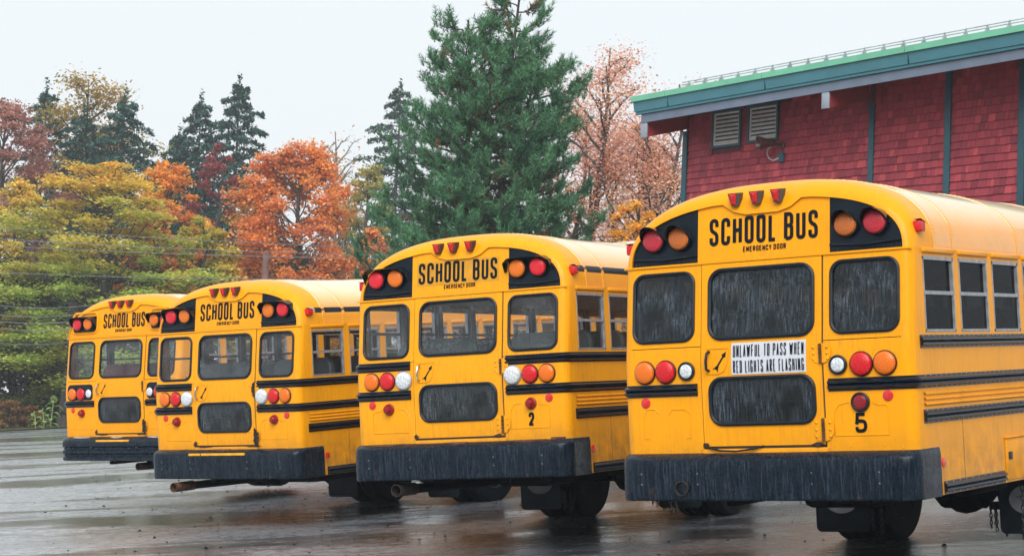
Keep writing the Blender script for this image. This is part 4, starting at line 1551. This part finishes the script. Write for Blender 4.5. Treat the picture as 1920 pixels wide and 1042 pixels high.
# snow guard: brackets and two rods
xs_ = [1.114 + .4605 * k for k in range(35)]
zr = lambda s_: eave(s_) + .60 + .03
for x in xs_:
    g = G()
    V = []
    for dx in (-.006, .006):
        V += [(x + dx, 1.17, zr(x) - .06), (x + dx, .98, zr(x) - .06 + .19 * SLOPE), (x + dx, 1.06, zr(x) + .13)]
    g.add(V, [(0, 1, 2), (3, 5, 4), (0, 3, 4, 1), (1, 4, 5, 2), (2, 5, 3, 0)])
    g.obj('snow_guard_bracket', MAT['galvanised'], roofb, 0)
for dz_, yy in ((.10, 1.075), (.045, 1.10)):
    G().tube([(.937, yy, zr(.937) + dz_), (S1, yy, zr(S1) + dz_)], .011, 6).obj('snow_guard_rod', MAT['galvanised'], roofb)
# flood lamp on the wall with its conduit and box (a fixture of its own)
fl = empty('flood_lamp', mat=BM @ Matrix.Translation((2.80, .03, 7.84)))
tag(fl, 'brown bell-shaped floodlight on the red shingle wall below the louvred vents', 'lamp')
G().lathe([(.06, 0), (.065, .03), (.03, .05), (.028, .10)], (0, 0, 0), (0, 1, 0), 16).obj('wall_mount', MAT['lamp_brown'], fl)
G().tube([(0, .08, 0), (-.02, .16, .01), (-.04, .2, .01)], .028, 10).obj('swivel_arm', MAT['lamp_brown'], fl)
sh = G().lathe([(.045, -.12), (.075, -.08), (.085, .05), (.10, .12), (.135, .22), (.150, .27), (.14, .27), (.09, .14), (.07, .06), (.001, .05)], (-.08, .27, .03), (-.45, .85, -.12), 20).obj('bell_shade', MAT['lamp_brown'], fl, 40)
G().lathe([(.07, .06), (.06, .12), (.001, .14)], (-.08, .27, .03), (-.45, .85, -.12), 16).obj('bulb_face', MAT['lens_clear'], sh)
jb = G().box(-.087, .065, 0, .05, -.33, -.15, .006).obj('junction_box', MAT['trim_teal'], fl)
G().tube([(-.08, .24, -.04), (-.20, .22, -.09), (-.27, .16, -.17), (-.26, .12, -.25), (-.18, .08, -.30), (-.04, .06, -.26)], .013, 8).obj('conduit', MAT['conduit'], fl)

# ------------------------------------------------------------------ trees
rs = np.random.RandomState(11)


def np_mesh(name, V, nface, k, mat):
    """V (nface*k, 3) loose polygons of k corners"""
    m = bpy.data.meshes.new(name)
    n = len(V)
    m.vertices.add(n)
    m.vertices.foreach_set('co', V.astype(np.float32).ravel())
    m.loops.add(n)
    m.loops.foreach_set('vertex_index', np.arange(n, dtype=np.int32))
    m.polygons.add(nface)
    m.polygons.foreach_set('loop_start', np.arange(0, n, k, dtype=np.int32))
    m.materials.append(mat)
    m.update(calc_edges=True)
    return m


def unit(n):
    v = rs.normal(size=(n, 3))
    return v / np.linalg.norm(v, axis=1)[:, None]


def leaves(C, size, flat=.5, elong=1.5, droop=0.):
    """one pointed leaf quad at every point of C"""
    n = len(C)
    nrm = unit(n)
    nrm[:, 2] = np.abs(nrm[:, 2]) + flat
    nrm /= np.linalg.norm(nrm, axis=1)[:, None]
    t = unit(n)
    t[:, 2] -= droop
    t -= nrm * (t * nrm).sum(1)[:, None]
    t /= np.linalg.norm(t, axis=1)[:, None] + 1e-9
    b = np.cross(nrm, t)
    s = size * rs.uniform(.4, 1.55, n)[:, None]
    V = np.empty((n, 4, 3))
    V[:, 0] = C - t * s * elong / 2
    V[:, 1] = C + b * s * .5 - t * s * .1
    V[:, 2] = C + t * s * elong / 2
    V[:, 3] = C - b * s * .5 - t * s * .1
    return V.reshape(-1, 3)


def branch_tubes(segs, mat, name, parent):
    g = G()
    for path, r0, r1 in segs:
        n = len(path)
        g.tube(path, [r0 + (r1 - r0) * i / (n - 1) for i in range(n)], 5 if r0 < .12 else 8, cap=False)
    return g.obj(name, MAT[mat], parent, 60)


def place(px, dist, top):
    """world base of a tree seen in column px at lot distance dist, and its height to reach image row top"""
    x, y = ground_at(px - .0435 * max(0, 760 - top) * .8, dist)
    b = lotp(x, y, 0)
    d = MG.T @ (b - CAM)
    yb = 521.3 - F_PX * d[2] / d[1]
    return b, (yb - top) / F_PX * d[1], d[1]


def curve(a, b, sag, n=5, wob=0.):
    a, b = np.array(a), np.array(b)
    P = []
    for i in range(n + 1):
        t = i / n
        p = a + (b - a) * t + np.array([0, 0, sag * 4 * t * (1 - t)])
        if 0 < i < n:
            p = p + rs.normal(size=3) * wob
        P.append(tuple(p))
    return P


def broadleaf(name, label, px, dist, top, wpx, mat, nleaf=16000, size=.2, base=.25, shape=(.55, .45), layered=0., limbs=26, bark='bark', sparse=1., lean=0., trunks=1, cat='tree', clump=.85, up=.35, group='autumn trees behind the buses', vase=False):
    b, H, dep = place(px, dist, top)
    Rw = wpx / F_PX * dep / 2 * (1.06 if dist > 90 else 1.)
    root = empty(name, loc=b)
    tag(root, label, cat, group)
    segs, cl = [], []
    tops = []
    for k in range(trunks):
        an = rs.uniform(0, 6.28)
        off = np.array([math.cos(an), math.sin(an), 0]) * (Rw * .35 if trunks > 1 else .3)
        tp = np.array([lean * H, 0, H * (.96 if k == 0 else rs.uniform(.7, .9))]) + off
        P = curve((0, 0, -.3), tp, 0, 7, .12)
        segs.append((P, .02 * H / trunks ** .5 + .04, .03))
        tops.append(P)
    if vase or bark == 'bark_pale':
        nl = int(limbs)
        for i in range(nl):
            P = np.array(tops[i % trunks])
            t = base + (.97 - base) * ((i + .5) / nl) ** .85
            s0 = np.array([np.interp(t * 7, range(8), P[:, k]) for k in range(3)])
            # crown envelope
            q = (t - base) / (1 - base)
            env = Rw * (math.sin(math.pi * min(1, max(0, shape[0] * .5 + q * (1 - shape[0] * .5))) ** shape[1]) ** .7 if q < 1 else .1)
            if vase:
                env = Rw * (.40 + .75 * q) * (1 - q ** 5)
            an = i * 2.39996 + rs.uniform(-.4, .4)
            ln = env * (rs.uniform(.55, 1.12) if layered < .5 else rs.uniform(.4, 1.25))
            e = s0 + np.array([math.cos(an) * ln, math.sin(an) * ln, ln * rs.uniform(up - .25, up + .25)])
            e[2] = min(e[2], H * rs.uniform(.84, 1.0))
            path = curve(s0, e, ln * .08, 5, ln * .03)
            segs.append((path, max(.03, .008 * H * (1 - q * .6)), .015))
            pa = np.array(path)
            for j in range(7):
                tt = rs.uniform(.25, 1.0)
                p0 = np.array([np.interp(tt * 5, range(6), pa[:, k]) for k in range(3)])
                dv = unit(1)[0] * ln * .42 * (1.15 - tt * .6)
                dv[2] = abs(dv[2]) * .7 if layered < .5 else dv[2] * .25
                p1 = p0 + dv
                segs.append((curve(p0, p1, 0, 2), .022 if bark != 'bark_pale' else .028, .010))
                for u in (.45, .8, 1.0):
                    cl.append(p0 + dv * u)
            cl.append(e)
        if bark != 'bark_pale':
            for P in tops:
                for u in (.72, .8, .87, .93, .97, 1.):
                    for _ in range(2):
                        cl.append(np.array([np.interp(u * 7, range(8), np.array(P)[:, k]) for k in range(3)]) + rs.normal(size=3) * Rw * .10 * (1.3 - u))
        cl = np.array(cl)
        keep = rs.uniform(size=len(cl)) < sparse
        cl = cl[keep]
        n = len(cl)
        per = rs.gamma(2.2, 1, n)
        per = (per / per.sum() * nleaf * 1.9).astype(int) + 1
        idx = np.repeat(np.arange(n), per)
        sp = clump * Rw * .17 + .18
        off = np.clip(rs.normal(size=(len(idx), 3)), -2.1, 2.1) * sp * rs.uniform(.6, 1.2, n)[idx][:, None]
        off[:, 2] *= (.62 if layered < .5 else .26)
        C = cl[idx] + off
        size = size * .68
        V = leaves(C, size, .6 + layered, 1.4, .15)
    else:
        # boughs: each limb carries its own domed cluster of leaves, with gaps between the clusters
        nb = int((limbs * .75 + 10) * (1.5 if layered > .5 else 1.))
        Cs = []
        cen = []
        for i in range(nb):
            q = ((i + .5) / nb) ** .9
            env = Rw * max(.12, math.sin(math.pi * (.16 + .82 * q))) ** .65
            an = i * 2.39996 + rs.uniform(-.5, .5)
            rad = env * rs.uniform(.25, 1.0) ** .6 * rs.uniform(.75, 1.12)
            rx = Rw * rs.uniform(.17, .36) * (1.05 - .35 * q)
            rz = rx * (rs.uniform(.55, .85) if layered < .5 else rs.uniform(.24, .42))
            z = H * (base + (1 - base) * q) - rz * (1. if q > .9 else 0) + rs.uniform(-.25, .25) * rx
            P = np.array(tops[i % trunks])
            tz = max(.08, min(.95, (z - rad * rs.uniform(.35, .7)) / H))
            s0 = np.array([np.interp(tz * 7, range(8), P[:, k]) for k in range(3)])
            c = np.array([math.cos(an) * rad + lean * z, math.sin(an) * rad, min(z, H - rz * .9)])
            cen.append((c, rx, rz))
            ln = float(np.linalg.norm(c - s0))
            path = curve(s0, c, ln * .06, 5, ln * .035)
            segs.append((path, max(.03, .0065 * H * (1 - q * .6)), .018))
            for j in range(5):
                dv = unit(1)[0] * np.array([rx, rx, rz]) * .9
                segs.append((curve(c - (c - s0) * rs.uniform(0, .25), c + dv, 0, 2), .018, .007))
        wsum = sum(rx * rx for _, rx, _ in cen)
        for c, rx, rz in cen:
            m = int(nleaf * 1.9 * sparse * rx * rx / wsum * rs.uniform(.7, 1.25)) + 8
            d = unit(m)
            d[:, 2] = np.where((d[:, 2] < 0) & (rs.uniform(size=m) < .6), -d[:, 2], d[:, 2])
            r_ = rs.uniform(.25, 1.0, m) ** .6 * rs.uniform(.8, 1.25, m)
            ph = rs.uniform(0, 6.28, 3)
            lump = 1 + .30 * np.sin(3 * np.arctan2(d[:, 1], d[:, 0]) + ph[0]) + .18 * np.sin(5 * d[:, 2] + ph[1])
            Cs.append(c + d * (r_ * lump)[:, None] * np.array([rx, rx, rz]))
        C = np.concatenate(Cs)
        size = size * .68
        V = leaves(C, size, .6 + layered, 1.4, .15)
    branch_tubes(segs, bark, 'trunk', root)
    link('crown', np_mesh('crown', V, len(C), 4, MAT[mat]), root)
    return root


def hemlock(name, label, px, dist, top, wpx, mat, n=26000, group='dark conifers above the autumn trees', base=.25, droop=.26, size=.13):
    b, H, dep = place(px, dist, top)
    Rw = wpx / F_PX * dep / 2
    root = empty(name, loc=b)
    tag(root, label, 'tree', group)
    segs = [(curve((0, 0, -.3), (0, 0, H * .99), 0, 6, .04), .016 * H, .02)]
    C = []
    nb = 78
    for i in range(nb):
        t = base + (1 - base) * (i / nb) ** .9
        q = 1 - t
        L = Rw * (q ** .58 * 1.2) * rs.uniform(.45, 1.12) + .15
        an = i * 2.39996 + rs.uniform(-.3, .3)
        s0 = np.array([0, 0, t * H])
        e = s0 + np.array([math.cos(an) * L, math.sin(an) * L, L * (.18 - droop * rs.uniform(.6, 1.3))])
        path = curve(s0, e, L * .10, 4, .03)
        segs.append((path, .02 + .01 * L, .008))
        pa = np.array(path)
        m = int(n / nb * (.35 + 1.3 * q))
        tt = rs.uniform(.08, 1.02, m) ** .8
        p = np.stack([np.interp(tt * 4, range(5), pa[:, k]) for k in range(3)], 1)
        side = np.array([-math.sin(an), math.cos(an), 0])
        wdt = L * .26 * (1.06 - tt) + .12
        lat = rs.normal(size=m) * wdt * .75
        p = p + side[None] * lat[:, None]
        p[:, 2] += -np.abs(lat) * .30 + rs.normal(size=m) * .10
        C.append(p)
    lead = np.array([0, 0, H]) + rs.normal(size=(60, 3)) * np.array([.08, .08, .5])
    C.append(lead)
    C = np.concatenate(C)
    V = leaves(C, size, .35, 2.4, .6)
    branch_tubes(segs, 'bark', 'trunk', root)
    link('crown', np_mesh('crown', V, len(C), 4, MAT[mat]), root)
    return root


leaf('leaf_rust', [(.42, .20, .17), (.50, .24, .18), (.32, .17, .13)], .25)
leaf('leaf_rust_orange', [(.60, .26, .13), (.68, .36, .12), (.48, .20, .13)], .25)
leaf('leaf_yellow_green', [(.95, .58, .09), (.80, .60, .09), (.95, .46, .08)], .22, grad=(6.5, 14.5, (.42, .54, .11)))
leaf('leaf_gold', [(0.539, 0.317, 0.063), (0.381, 0.285, 0.063), (0.254, 0.222, 0.063)], .3)
leaf('leaf_orange_gold', [(0.825, 0.349, 0.056), (0.920, 0.428, 0.063), (0.666, 0.349, 0.063)], .25)
leaf('leaf_salmon', [(0.714, 0.254, 0.111), (0.793, 0.270, 0.095), (0.730, 0.349, 0.095)], .3)
leaf('leaf_lime', [(0.537, 0.488, 0.073), (0.659, 0.512, 0.085), (0.366, 0.390, 0.073)], .3)
leaf('leaf_crimson', [(0.301, 0.056, 0.063), (0.412, 0.079, 0.079)], .3)
leaf('leaf_orange', [(.80, .29, .075), (.86, .37, .09), (.70, .24, .11)], .2, grad=(2, 8.5, (.62, .35, .07)))
leaf('leaf_pale', [(0.523, 0.428, 0.127), (0.412, 0.397, 0.127)], .3)
leaf('leaf_pink', [(.78, .41, .31), (.82, .48, .30), (.68, .32, .26)], .3, grad=(3.5, 7.5, (.82, .47, .14)))
leaf('leaf_sun_yellow', [(0.950, 0.523, 0.048), (0.888, 0.476, 0.063)], .5)
leaf('leaf_mixed', [(.30, .33, .07), (.46, .36, .08), (.66, .30, .10)], .45, grad=(1.2, 4.5, (.20, .25, .06)))
leaf('leaf_under', [(0.039, 0.066, 0.033), (0.061, 0.088, 0.033), (0.110, 0.077, 0.033)], .4)
leaf('leaf_shrub', [(0.317, 0.135, 0.079), (0.381, 0.222, 0.063), (0.174, 0.159, 0.056)], .6)
leaf('needle_dark', [(.026, .080, .066), (.040, .105, .080)], .4, .15)
leaf('needle_mid', [(.030, .080, .060), (.045, .10, .068)], .4, .15)
leaf('needle_pine', [(.052, .165, .078), (.092, .235, .105), (.034, .110, .060)], .5, .05)
leaf('needle_brown', [(.24, .115, .04), (.18, .09, .035)], .5, .2)
leaf('leaf_sunflower', [(.20, .34, .09), (.26, .40, .12)], 1., .4)

# far row, dark conifers
hemlock('hemlock_tree', 'dark hemlock at the far left behind the rust tree', 66, 128, 165, 290, 'needle_dark')
hemlock('hemlock_tree', 'dark hemlock left of the tall gold-topped tree', 140, 124, 212, 300, 'needle_dark')
hemlock('hemlock_tree', 'broad dark hemlock beside the tall gold-topped tree', 215, 122, 182, 340, 'needle_dark')
hemlock('hemlock_tree', 'shorter hemlock of the pair above the orange maple', 362, 130, 186, 340, 'needle_dark')
hemlock('hemlock_tree', 'low dark hemlock left of the hemlock pair', 322, 133, 250, 260, 'needle_dark')
hemlock('hemlock_tree', 'taller pointed hemlock of the pair above the orange maple', 434, 128, 150, 340, 'needle_dark')
hemlock('hemlock_tree', 'pale hazy hemlock just left of the big pine', 742, 150, 160, 330, 'needle_mid')
broadleaf('gold_topped_tree', 'tall thin tree with an olive gold crown above the hemlocks', 168, 127, 124, 190, 'leaf_gold', 10000, .22, .4, sparse=.75, limbs=30, vase=True, up=.6, trunks=2)
# middle row
broadleaf('rust_tree', 'dusty rust-red tree at the left edge of the photo', -10, 112, 172, 260, 'leaf_rust', 20000, .19, .2, limbs=70)
broadleaf('yellow_green_tree', 'lower yellow-green tree at the left edge behind the wires', 30, 106, 330, 190, 'leaf_yellow_green', 13000, .19, .3)
broadleaf('beech_tree', 'layered tree with yellow-orange top and green lower sprays', 185, 101, 300, 390, 'leaf_yellow_green', 40000, .20, .12, layered=1., limbs=54, clump=.62, up=.25, sparse=.8)
broadleaf('orange_gold_tree', 'orange gold tree between the layered tree and the orange maple', 305, 112, 292, 180, 'leaf_orange_gold', 15000, .20, .2, limbs=46)
broadleaf('salmon_tree', 'salmon-orange tree in front of the orange gold tree', 285, 106, 372, 130, 'leaf_salmon', 9000, .19, .2, limbs=40)
broadleaf('lime_tree', 'yellow-green tree left of the utility pole', 375, 103, 405, 170, 'leaf_lime', 11000, .20, .2)
broadleaf('crimson_tree', 'thin dark crimson tree in front of the hemlock pair', 398, 116, 262, 130, 'leaf_crimson', 4200, .19, .35, sparse=.7)
broadleaf('orange_maple', 'large round bright orange maple behind the third bus', 548, 106, 262, 260, 'leaf_orange', 34000, .19, .16, limbs=100, sparse=1.)
broadleaf('pale_tree', 'pale yellow-green tree between the orange maple and the pine', 690, 118, 300, 140, 'leaf_pale', 9000, .19, .2, limbs=44)
broadleaf('orange_shrub_tree', 'low orange tree under the pine at its left edge', 690, 104, 420, 110, 'leaf_orange', 6000, .19, .2)
broadleaf('bare_birch', 'nearly bare pale birch above the orange maple', 640, 122, 222, 130, 'leaf_orange_gold', 200, .18, .3, bark='bark_pale', limbs=90, sparse=.6, up=1.1, trunks=4, vase=True)
broadleaf('green_tree', 'green leafed tree behind the yellow-green tree', 450, 118, 330, 140, 'leaf_lime', 7000, .2, .2)
# right of the pine
broadleaf('pink_maple', 'tall sparse pinkish maple right behind the pine', 1100, 78, 52, 230, 'leaf_pink', 9000, .11, .2, sparse=.9, limbs=44, up=.9, clump=.8, trunks=3, vase=True)
broadleaf('pink_maple', 'tall sparse pinkish maple between the pine and the building', 1175, 76, 88, 250, 'leaf_pink', 10000, .11, .15, sparse=.9, limbs=48, up=.9, clump=.8, trunks=3, vase=True)
broadleaf('pink_maple', 'sparse pinkish maple seen through the gap under the building eave', 1250, 74, 118, 220, 'leaf_pink', 7000, .11, .15, sparse=.85, limbs=44, up=1., clump=.8, trunks=3, vase=True)
broadleaf('yellow_tree', 'small bright yellow tree just above the nearest bus corner', 1190, 62, 365, 170, 'leaf_sun_yellow', 6500, .095, .1, sparse=.9, up=.8)
# near left corner
broadleaf('mixed_tree', 'low spreading green and orange tree behind the sunflowers', 30, 104, 585, 260, 'leaf_mixed', 15000, .19, .12, layered=1., limbs=30, up=.1)
# dark trunk by the leftmost bus
tk = empty('tree_trunk', loc=lotp(*ground_at(118, 100)))
tag(tk, 'thick dark bare trunk just left of the leftmost bus', 'tree')
branch_tubes([(curve((0, 0, -.3), (.15, 0, 6.5), 0, 5, .04), .42, .30)], 'bark', 'trunk', tk)
broadleaf('understory_tree', 'dark green understory tree behind the leftmost bus', 220, 108, 470, 300, 'leaf_under', 15000, .24, .05, limbs=34)
broadleaf('understory_tree', 'dark green understory tree behind the third bus', 500, 114, 440, 330, 'leaf_under', 14000, .26, .05, limbs=34)
broadleaf('understory_tree', 'dark green understory tree at the far left behind the sunflowers', 60, 107, 480, 280, 'leaf_under', 14000, .26, .05, limbs=34)
for k, (px_, d_, t_, w_, lb) in enumerate(((8, 99.5, 748, 80, 'reddish brown shrub at the left edge of the lot'), (52, 100.2, 760, 60, 'low brown shrub left of the sunflowers'), (132, 100.5, 745, 60, 'dark green shrub beside the thick dark trunk'))):
    broadleaf('shrub', lb, px_, d_, t_, w_, 'leaf_shrub' if k < 2 else 'leaf_under', 2600, .11, .05, limbs=16, cat='shrub', group='shrubs on the verge')


def pine():
    b, H, dep = place(905, 56, -38)
    root = empty('pine_tree', loc=b)
    tag(root, 'big dense multi-stemmed green pine behind the second bus', 'tree')
    k = dep / F_PX
    segs = []
    stems = ((58, 1.0, .0), (-40, .93, .3), (10, .80, -.4), (95, .84, .2))
    Rw = 325 * k
    tips, dirs, brown = [], [], []
    for si, (dx, hf, dy) in enumerate(stems):
        Hs = H * hf
        P = curve((dx * k * .3, dy, -.3), (dx * k, dy * 1.5, Hs), 0, 8, .06)
        segs.append((P, .17, .03))
        pa = np.array(P)
        nb = 66
        for i in range(nb):
            t = .12 + .87 * (i / nb)
            s0 = np.array([np.interp(t * 8, range(9), pa[:, j]) for j in range(3)])
            an = i * 2.39996 + si * 1.1 + rs.uniform(-.35, .35)
            q = 1 - t * hf
            env = Rw * (q ** .8)
            L = env * rs.uniform(.55, 1.0) + .25
            out_ = np.array([math.cos(an), math.sin(an), 0])
            # keep the whole crown inside one envelope round the tree's middle
            rise = L * (.05 + .36 * t + rs.uniform(-.1, .14))
            e = s0 + out_ * L + np.array([0, 0, rise])
            path = curve(s0, e, -L * .12, 6, .05)
            segs.append((path, .02 + .012 * L, .012))
            pb = np.array(path)
            ns = int(5 + L * 4.4)
            for j in range(ns):
                tt = 1 - rs.uniform(0, 1) ** 1.2 * .80
                p0 = np.array([np.interp(tt * 6, range(7), pb[:, c]) for c in range(3)])
                sv = np.cross(out_, [0, 0, 1]) * rs.choice((-1, 1)) * rs.uniform(.2, 1.) + out_ * rs.uniform(.2, .9) + np.array([0, 0, rs.uniform(.0, .7)])
                sv /= np.linalg.norm(sv)
                ls = rs.uniform(.3, .75) * (1.2 - .55 * tt)
                p1 = p0 + sv * ls
                segs.append(([tuple(p0), tuple(p1)], .014, .008))
                dead = tt < .6 and rs.uniform() < .16 and t > .2
                for m_ in range(3):
                    u_ = 1 - .34 * m_
                    dd = sv * .45 + unit(1)[0] * .45 + np.array([0, 0, .8])
                    dd /= np.linalg.norm(dd)
                    tips.append(p0 + sv * ls * u_ + dd * rs.uniform(.12, .28))
                    dirs.append(dd)
                    brown.append(dead)
        tips.append(pa[-1])
        dirs.append(np.array([0, 0, 1.]))
        brown.append(False)
    tips, dirs, brown = np.array(tips), np.array(dirs), np.array(brown)
    dirs /= np.linalg.norm(dirs, axis=1)[:, None]
    per = 34
    for nm, sel, mt in (('crown', ~brown, 'needle_pine'), ('dead_needles', brown, 'needle_brown')):
        T, D = np.repeat(tips[sel], per, 0), np.repeat(dirs[sel], per, 0)
        n = len(T)
        w_ = unit(n)
        w_ -= D * (w_ * D).sum(1)[:, None]
        w_ /= np.linalg.norm(w_, axis=1)[:, None] + 1e-9
        back = rs.uniform(0, .36, n)[:, None]
        base_ = T - D * back
        dv = D * rs.uniform(.45, .9, n)[:, None] + w_ * rs.uniform(.45, 1., n)[:, None]
        dv /= np.linalg.norm(dv, axis=1)[:, None]
        ln = rs.uniform(.12, .19, n)[:, None]
        sd_ = np.cross(dv, unit(n))
        sd_ /= np.linalg.norm(sd_, axis=1)[:, None] + 1e-9
        V = np.empty((n, 3, 3))
        V[:, 0] = base_ - sd_ * .012
        V[:, 1] = base_ + sd_ * .012
        V[:, 2] = base_ + dv * ln
        link(nm, np_mesh(nm, V.reshape(-1, 3), n, 3, MAT[mt]), root)
    branch_tubes(segs, 'bark_pine', 'trunk', root)


pine()


# ------------------------------------------------------------------ sunflowers on the verge
def sunflower(px, dist, top, lean, head, label, seed):
    r = random.Random(seed)
    b, H, dep = place(px, dist, top)
    root = empty('sunflower_plant', loc=b)
    tag(root, label, 'sunflower', 'sunflowers beside the leftmost bus')
    P = [(lean * H * t ** 1.4, 0, H * t) for t in (0, .25, .5, .75, .93)]
    G().tube(P, [.03, .027, .024, .02, .015], 7).obj('stem', MAT['stem'], root)
    nl = 11 if head else 8
    for i in range(nl):
        t = .12 + .8 * i / nl
        an = i * 2.4 + r.uniform(-.4, .4)
        L = r.uniform(.28, .42) * (1 if t < .8 else .75)
        base_ = Vector((lean * H * t ** 1.4, 0, H * t))
        u = Vector((math.cos(an), math.sin(an), 0))
        sidev = Vector((-math.sin(an), math.cos(an), 0))
        g = G()
        V = []
        for k in range(6):
            q = k / 5
            c_ = base_ + u * (.10 + L * q) + Vector((0, 0, .06 + .10 * math.sin(q * 2.2) - .26 * q * q))
            wd = L * .46 * math.sin(min(1, q * 1.15 + .12) * math.pi) ** .8 if q < .98 else .01
            V += [c_ + sidev * wd + Vector((0, 0, -.02)), c_ + Vector((0, 0, .015)), c_ - sidev * wd + Vector((0, 0, -.02))]
        g.add(V, [(k * 3 + j, k * 3 + j + 1, (k + 1) * 3 + j + 1, (k + 1) * 3 + j) for k in range(5) for j in range(2)])
        g.tube([base_, base_ + u * .05 + Vector((0, 0, .04)), base_ + u * .11 + Vector((0, 0, .06))], .008, 5)
        g.obj('leaf', MAT['leaf_sunflower'], root, 60)
    tp = Vector(P[-1])
    if head:
        ax = Vector((-.3, -.85, -.35)).normalized()
        h = G().lathe([(.11, -.03), (.125, .0), (.11, .03), (.05, .045), (.001, .045)], tp + Vector((0, -.05, .03)), ax, 20).obj('flower_head', MAT['seed_head'], root, 40)
        x = ax.orthogonal().normalized()
        y = ax.cross(x)
        for k in range(14):
            a = 2 * math.pi * k / 14
            d = x * math.cos(a) + y * math.sin(a)
            s_ = x * -math.sin(a) + y * math.cos(a)
            c_ = tp + Vector((0, -.05, .03))
            G().add([c_ + d * .10 + s_ * .035, c_ + d * .20 + ax * -.02 + s_ * .02, c_ + d * .24 - ax * .05, c_ + d * .20 + ax * -.02 - s_ * .02, c_ + d * .10 - s_ * .035], [(0, 1, 2, 3, 4)]).obj('petal', MAT['leaf_sunflower'], h, 0)
    else:
        G().lathe([(.03, 0), (.05, .03), (.03, .07), (.001, .08)], tp, (0, 0, 1), 10).obj('bud', MAT['leaf_sunflower'], root, 40)


simple('stem', (.36, .34, .14), .6)
simple('seed_head', (.10, .065, .035), .8, var=.5, scale=40)
sunflower(92, 96.6, 746, .06, True, 'tallest sunflower with a drooping brown seed head', 1)
sunflower(79, 96.3, 766, -.12, False, 'middle sunflower stalk with few leaves and a small bud', 2)
sunflower(64, 96.0, 773, -.16, False, 'shortest sunflower stalk on the left with broad leaves', 3)

# ------------------------------------------------------------------ utility pole and wires
b, H, dep = place(489, 82, 471)
up_ = empty('utility_pole', loc=b)
tag(up_, 'reddish wooden utility pole rising behind the third bus roof', 'pole')
G().tube([(0, 0, -.5), (0, 0, H * .5), (0, 0, H)], [.19, .17, .15], 12).obj('shaft', MAT['pole_wood'], up_)
G().lathe([(.15, 0), (.12, .03), (.001, .05)], (0, 0, H), (0, 0, 1), 12).obj('cap', MAT['pole_wood'], up_)


def wire(label, p1, p2, d1, d2, rad, mat='wire'):
    """a wire through two image points at the given distances, carried on past the frame"""
    a = CAM + ray(*p1) * d1
    c = CAM + ray(*p2) * d2
    P = [tuple(a + (c - a) * t - np.array([0, 0, .25 * (1 - (2 * t - 1) ** 2) * .3])) for t in np.linspace(-1.2, 1.25, 22)]
    o = G().tube(P, rad, 5).obj('power_line', MAT[mat], None)
    tag(o, label, 'wire', 'power lines across the autumn trees')


wire('highest power line crossing the autumn trees at the left', (0, 427), (678, 464), 86, 84, .014)
wire('second highest power line, meeting the top of the utility pole', (0, 448.5), (682, 478), 84, 82, .016)
wire('third highest power line, just below the utility pole top', (0, 461), (682, 485), 83.5, 81.6, .016)
wire('fourth power line, just above the roof of the leftmost bus', (0, 510.5), (480, 523), 83, 81.6, .014)
wire('fifth power line, highest of those ending behind the leftmost bus cap', (0, 573), (146, 575), 80, 80, .013)
wire('sixth power line, level with the leftmost bus warning lamps', (0, 590.5), (140, 591), 79, 79, .014)
wire('seventh power line, just below the leftmost bus warning lamps', (0, 603), (140, 603), 79, 79, .016)
wire('eighth power line, thin one above the thick cable', (0, 616.5), (140, 616), 78, 78, .014)
wire('thick dark cable, lowest of the wires at the left', (0, 644), (128, 641.7), 77, 77, .030, 'wire_dark')

# ------------------------------------------------------------------ small debris on the wet lot
g = G()
rd = random.Random(8)
for k in range(420):
    if k < 260:
        x, y = ground_at(rd.gauss(560, 260), rd.uniform(17, 42))
    else:
        x, y = ground_at(rd.uniform(0, 1900), rd.uniform(15, 40))
    s_ = rd.choice((.008, .011, .015, .02)) * rd.uniform(.7, 1.4)
    a = rd.uniform(0, 6)
    V = []
    for i in range(5):
        q = a + i * 1.2566
        V.append(lotp(x + s_ * math.cos(q) * rd.uniform(.7, 1.4), y + s_ * math.sin(q) * rd.uniform(.7, 1.4), .002))
    V.append(lotp(x, y, .002 + s_ * .8))
    g.add(V, [(i, (i + 1) % 5, 5) for i in range(5)])
tag(g.obj('gravel_specks', MAT['chassis'], None, 0), 'scattered dark grit and bits of leaf on the wet asphalt', 'grit', kind='stuff')

# ------------------------------------------------------------------ unseen trees added behind the viewpoint to darken what the buses mirror
C = []
for k in range(26):
    x, y = -62 + 5. * k + rs.uniform(-2, 2), rs.uniform(-40, -30)
    b = lotp(x, y, 0)
    h = rs.uniform(13, 19)
    p = rs.normal(size=(1500, 3)) * np.array([2.3, 2.3, h * .24]) + b + np.array([0, 0, h * .5])
    C.append(p[(p[:, 2] > b[2] + .3)])
C = np.concatenate(C)
wd_ = link('wood', np_mesh('wood', leaves(C, .55, .3, 1.3), len(C), 4, MAT['leaf_under']))
tag(wd_, 'dark wood across the road, seen only as reflections in the bus windows', 'wood', kind='stuff')

# ------------------------------------------------------------------ damp air
lo, hi = [], []
cn = [lotp(x, y, -.03) for x in (-120, 90) for y in (-48, 190)]
lo = np.min(cn, axis=0)
hi = np.max(cn, axis=0)
t = NT('haze_air')
pv = t.n('ShaderNodeVolumePrincipled')
pv.inputs['Color'].default_value = (.90, .96, 1, 1)
pv.inputs['Density'].default_value = .00075
pv.inputs['Anisotropy'].default_value = .2
t.l(pv.outputs[0], t.out.inputs['Volume'])
hz = G().box(lo[0] - 2, hi[0] + 2, lo[1] - 2, hi[1] + 2, lo[2] - 1, max(hi[2], 24) + 2).obj('haze', t.m, None, 0)
tag(hz, 'thin rainy haze filling the air over the lot', 'haze', kind='stuff')
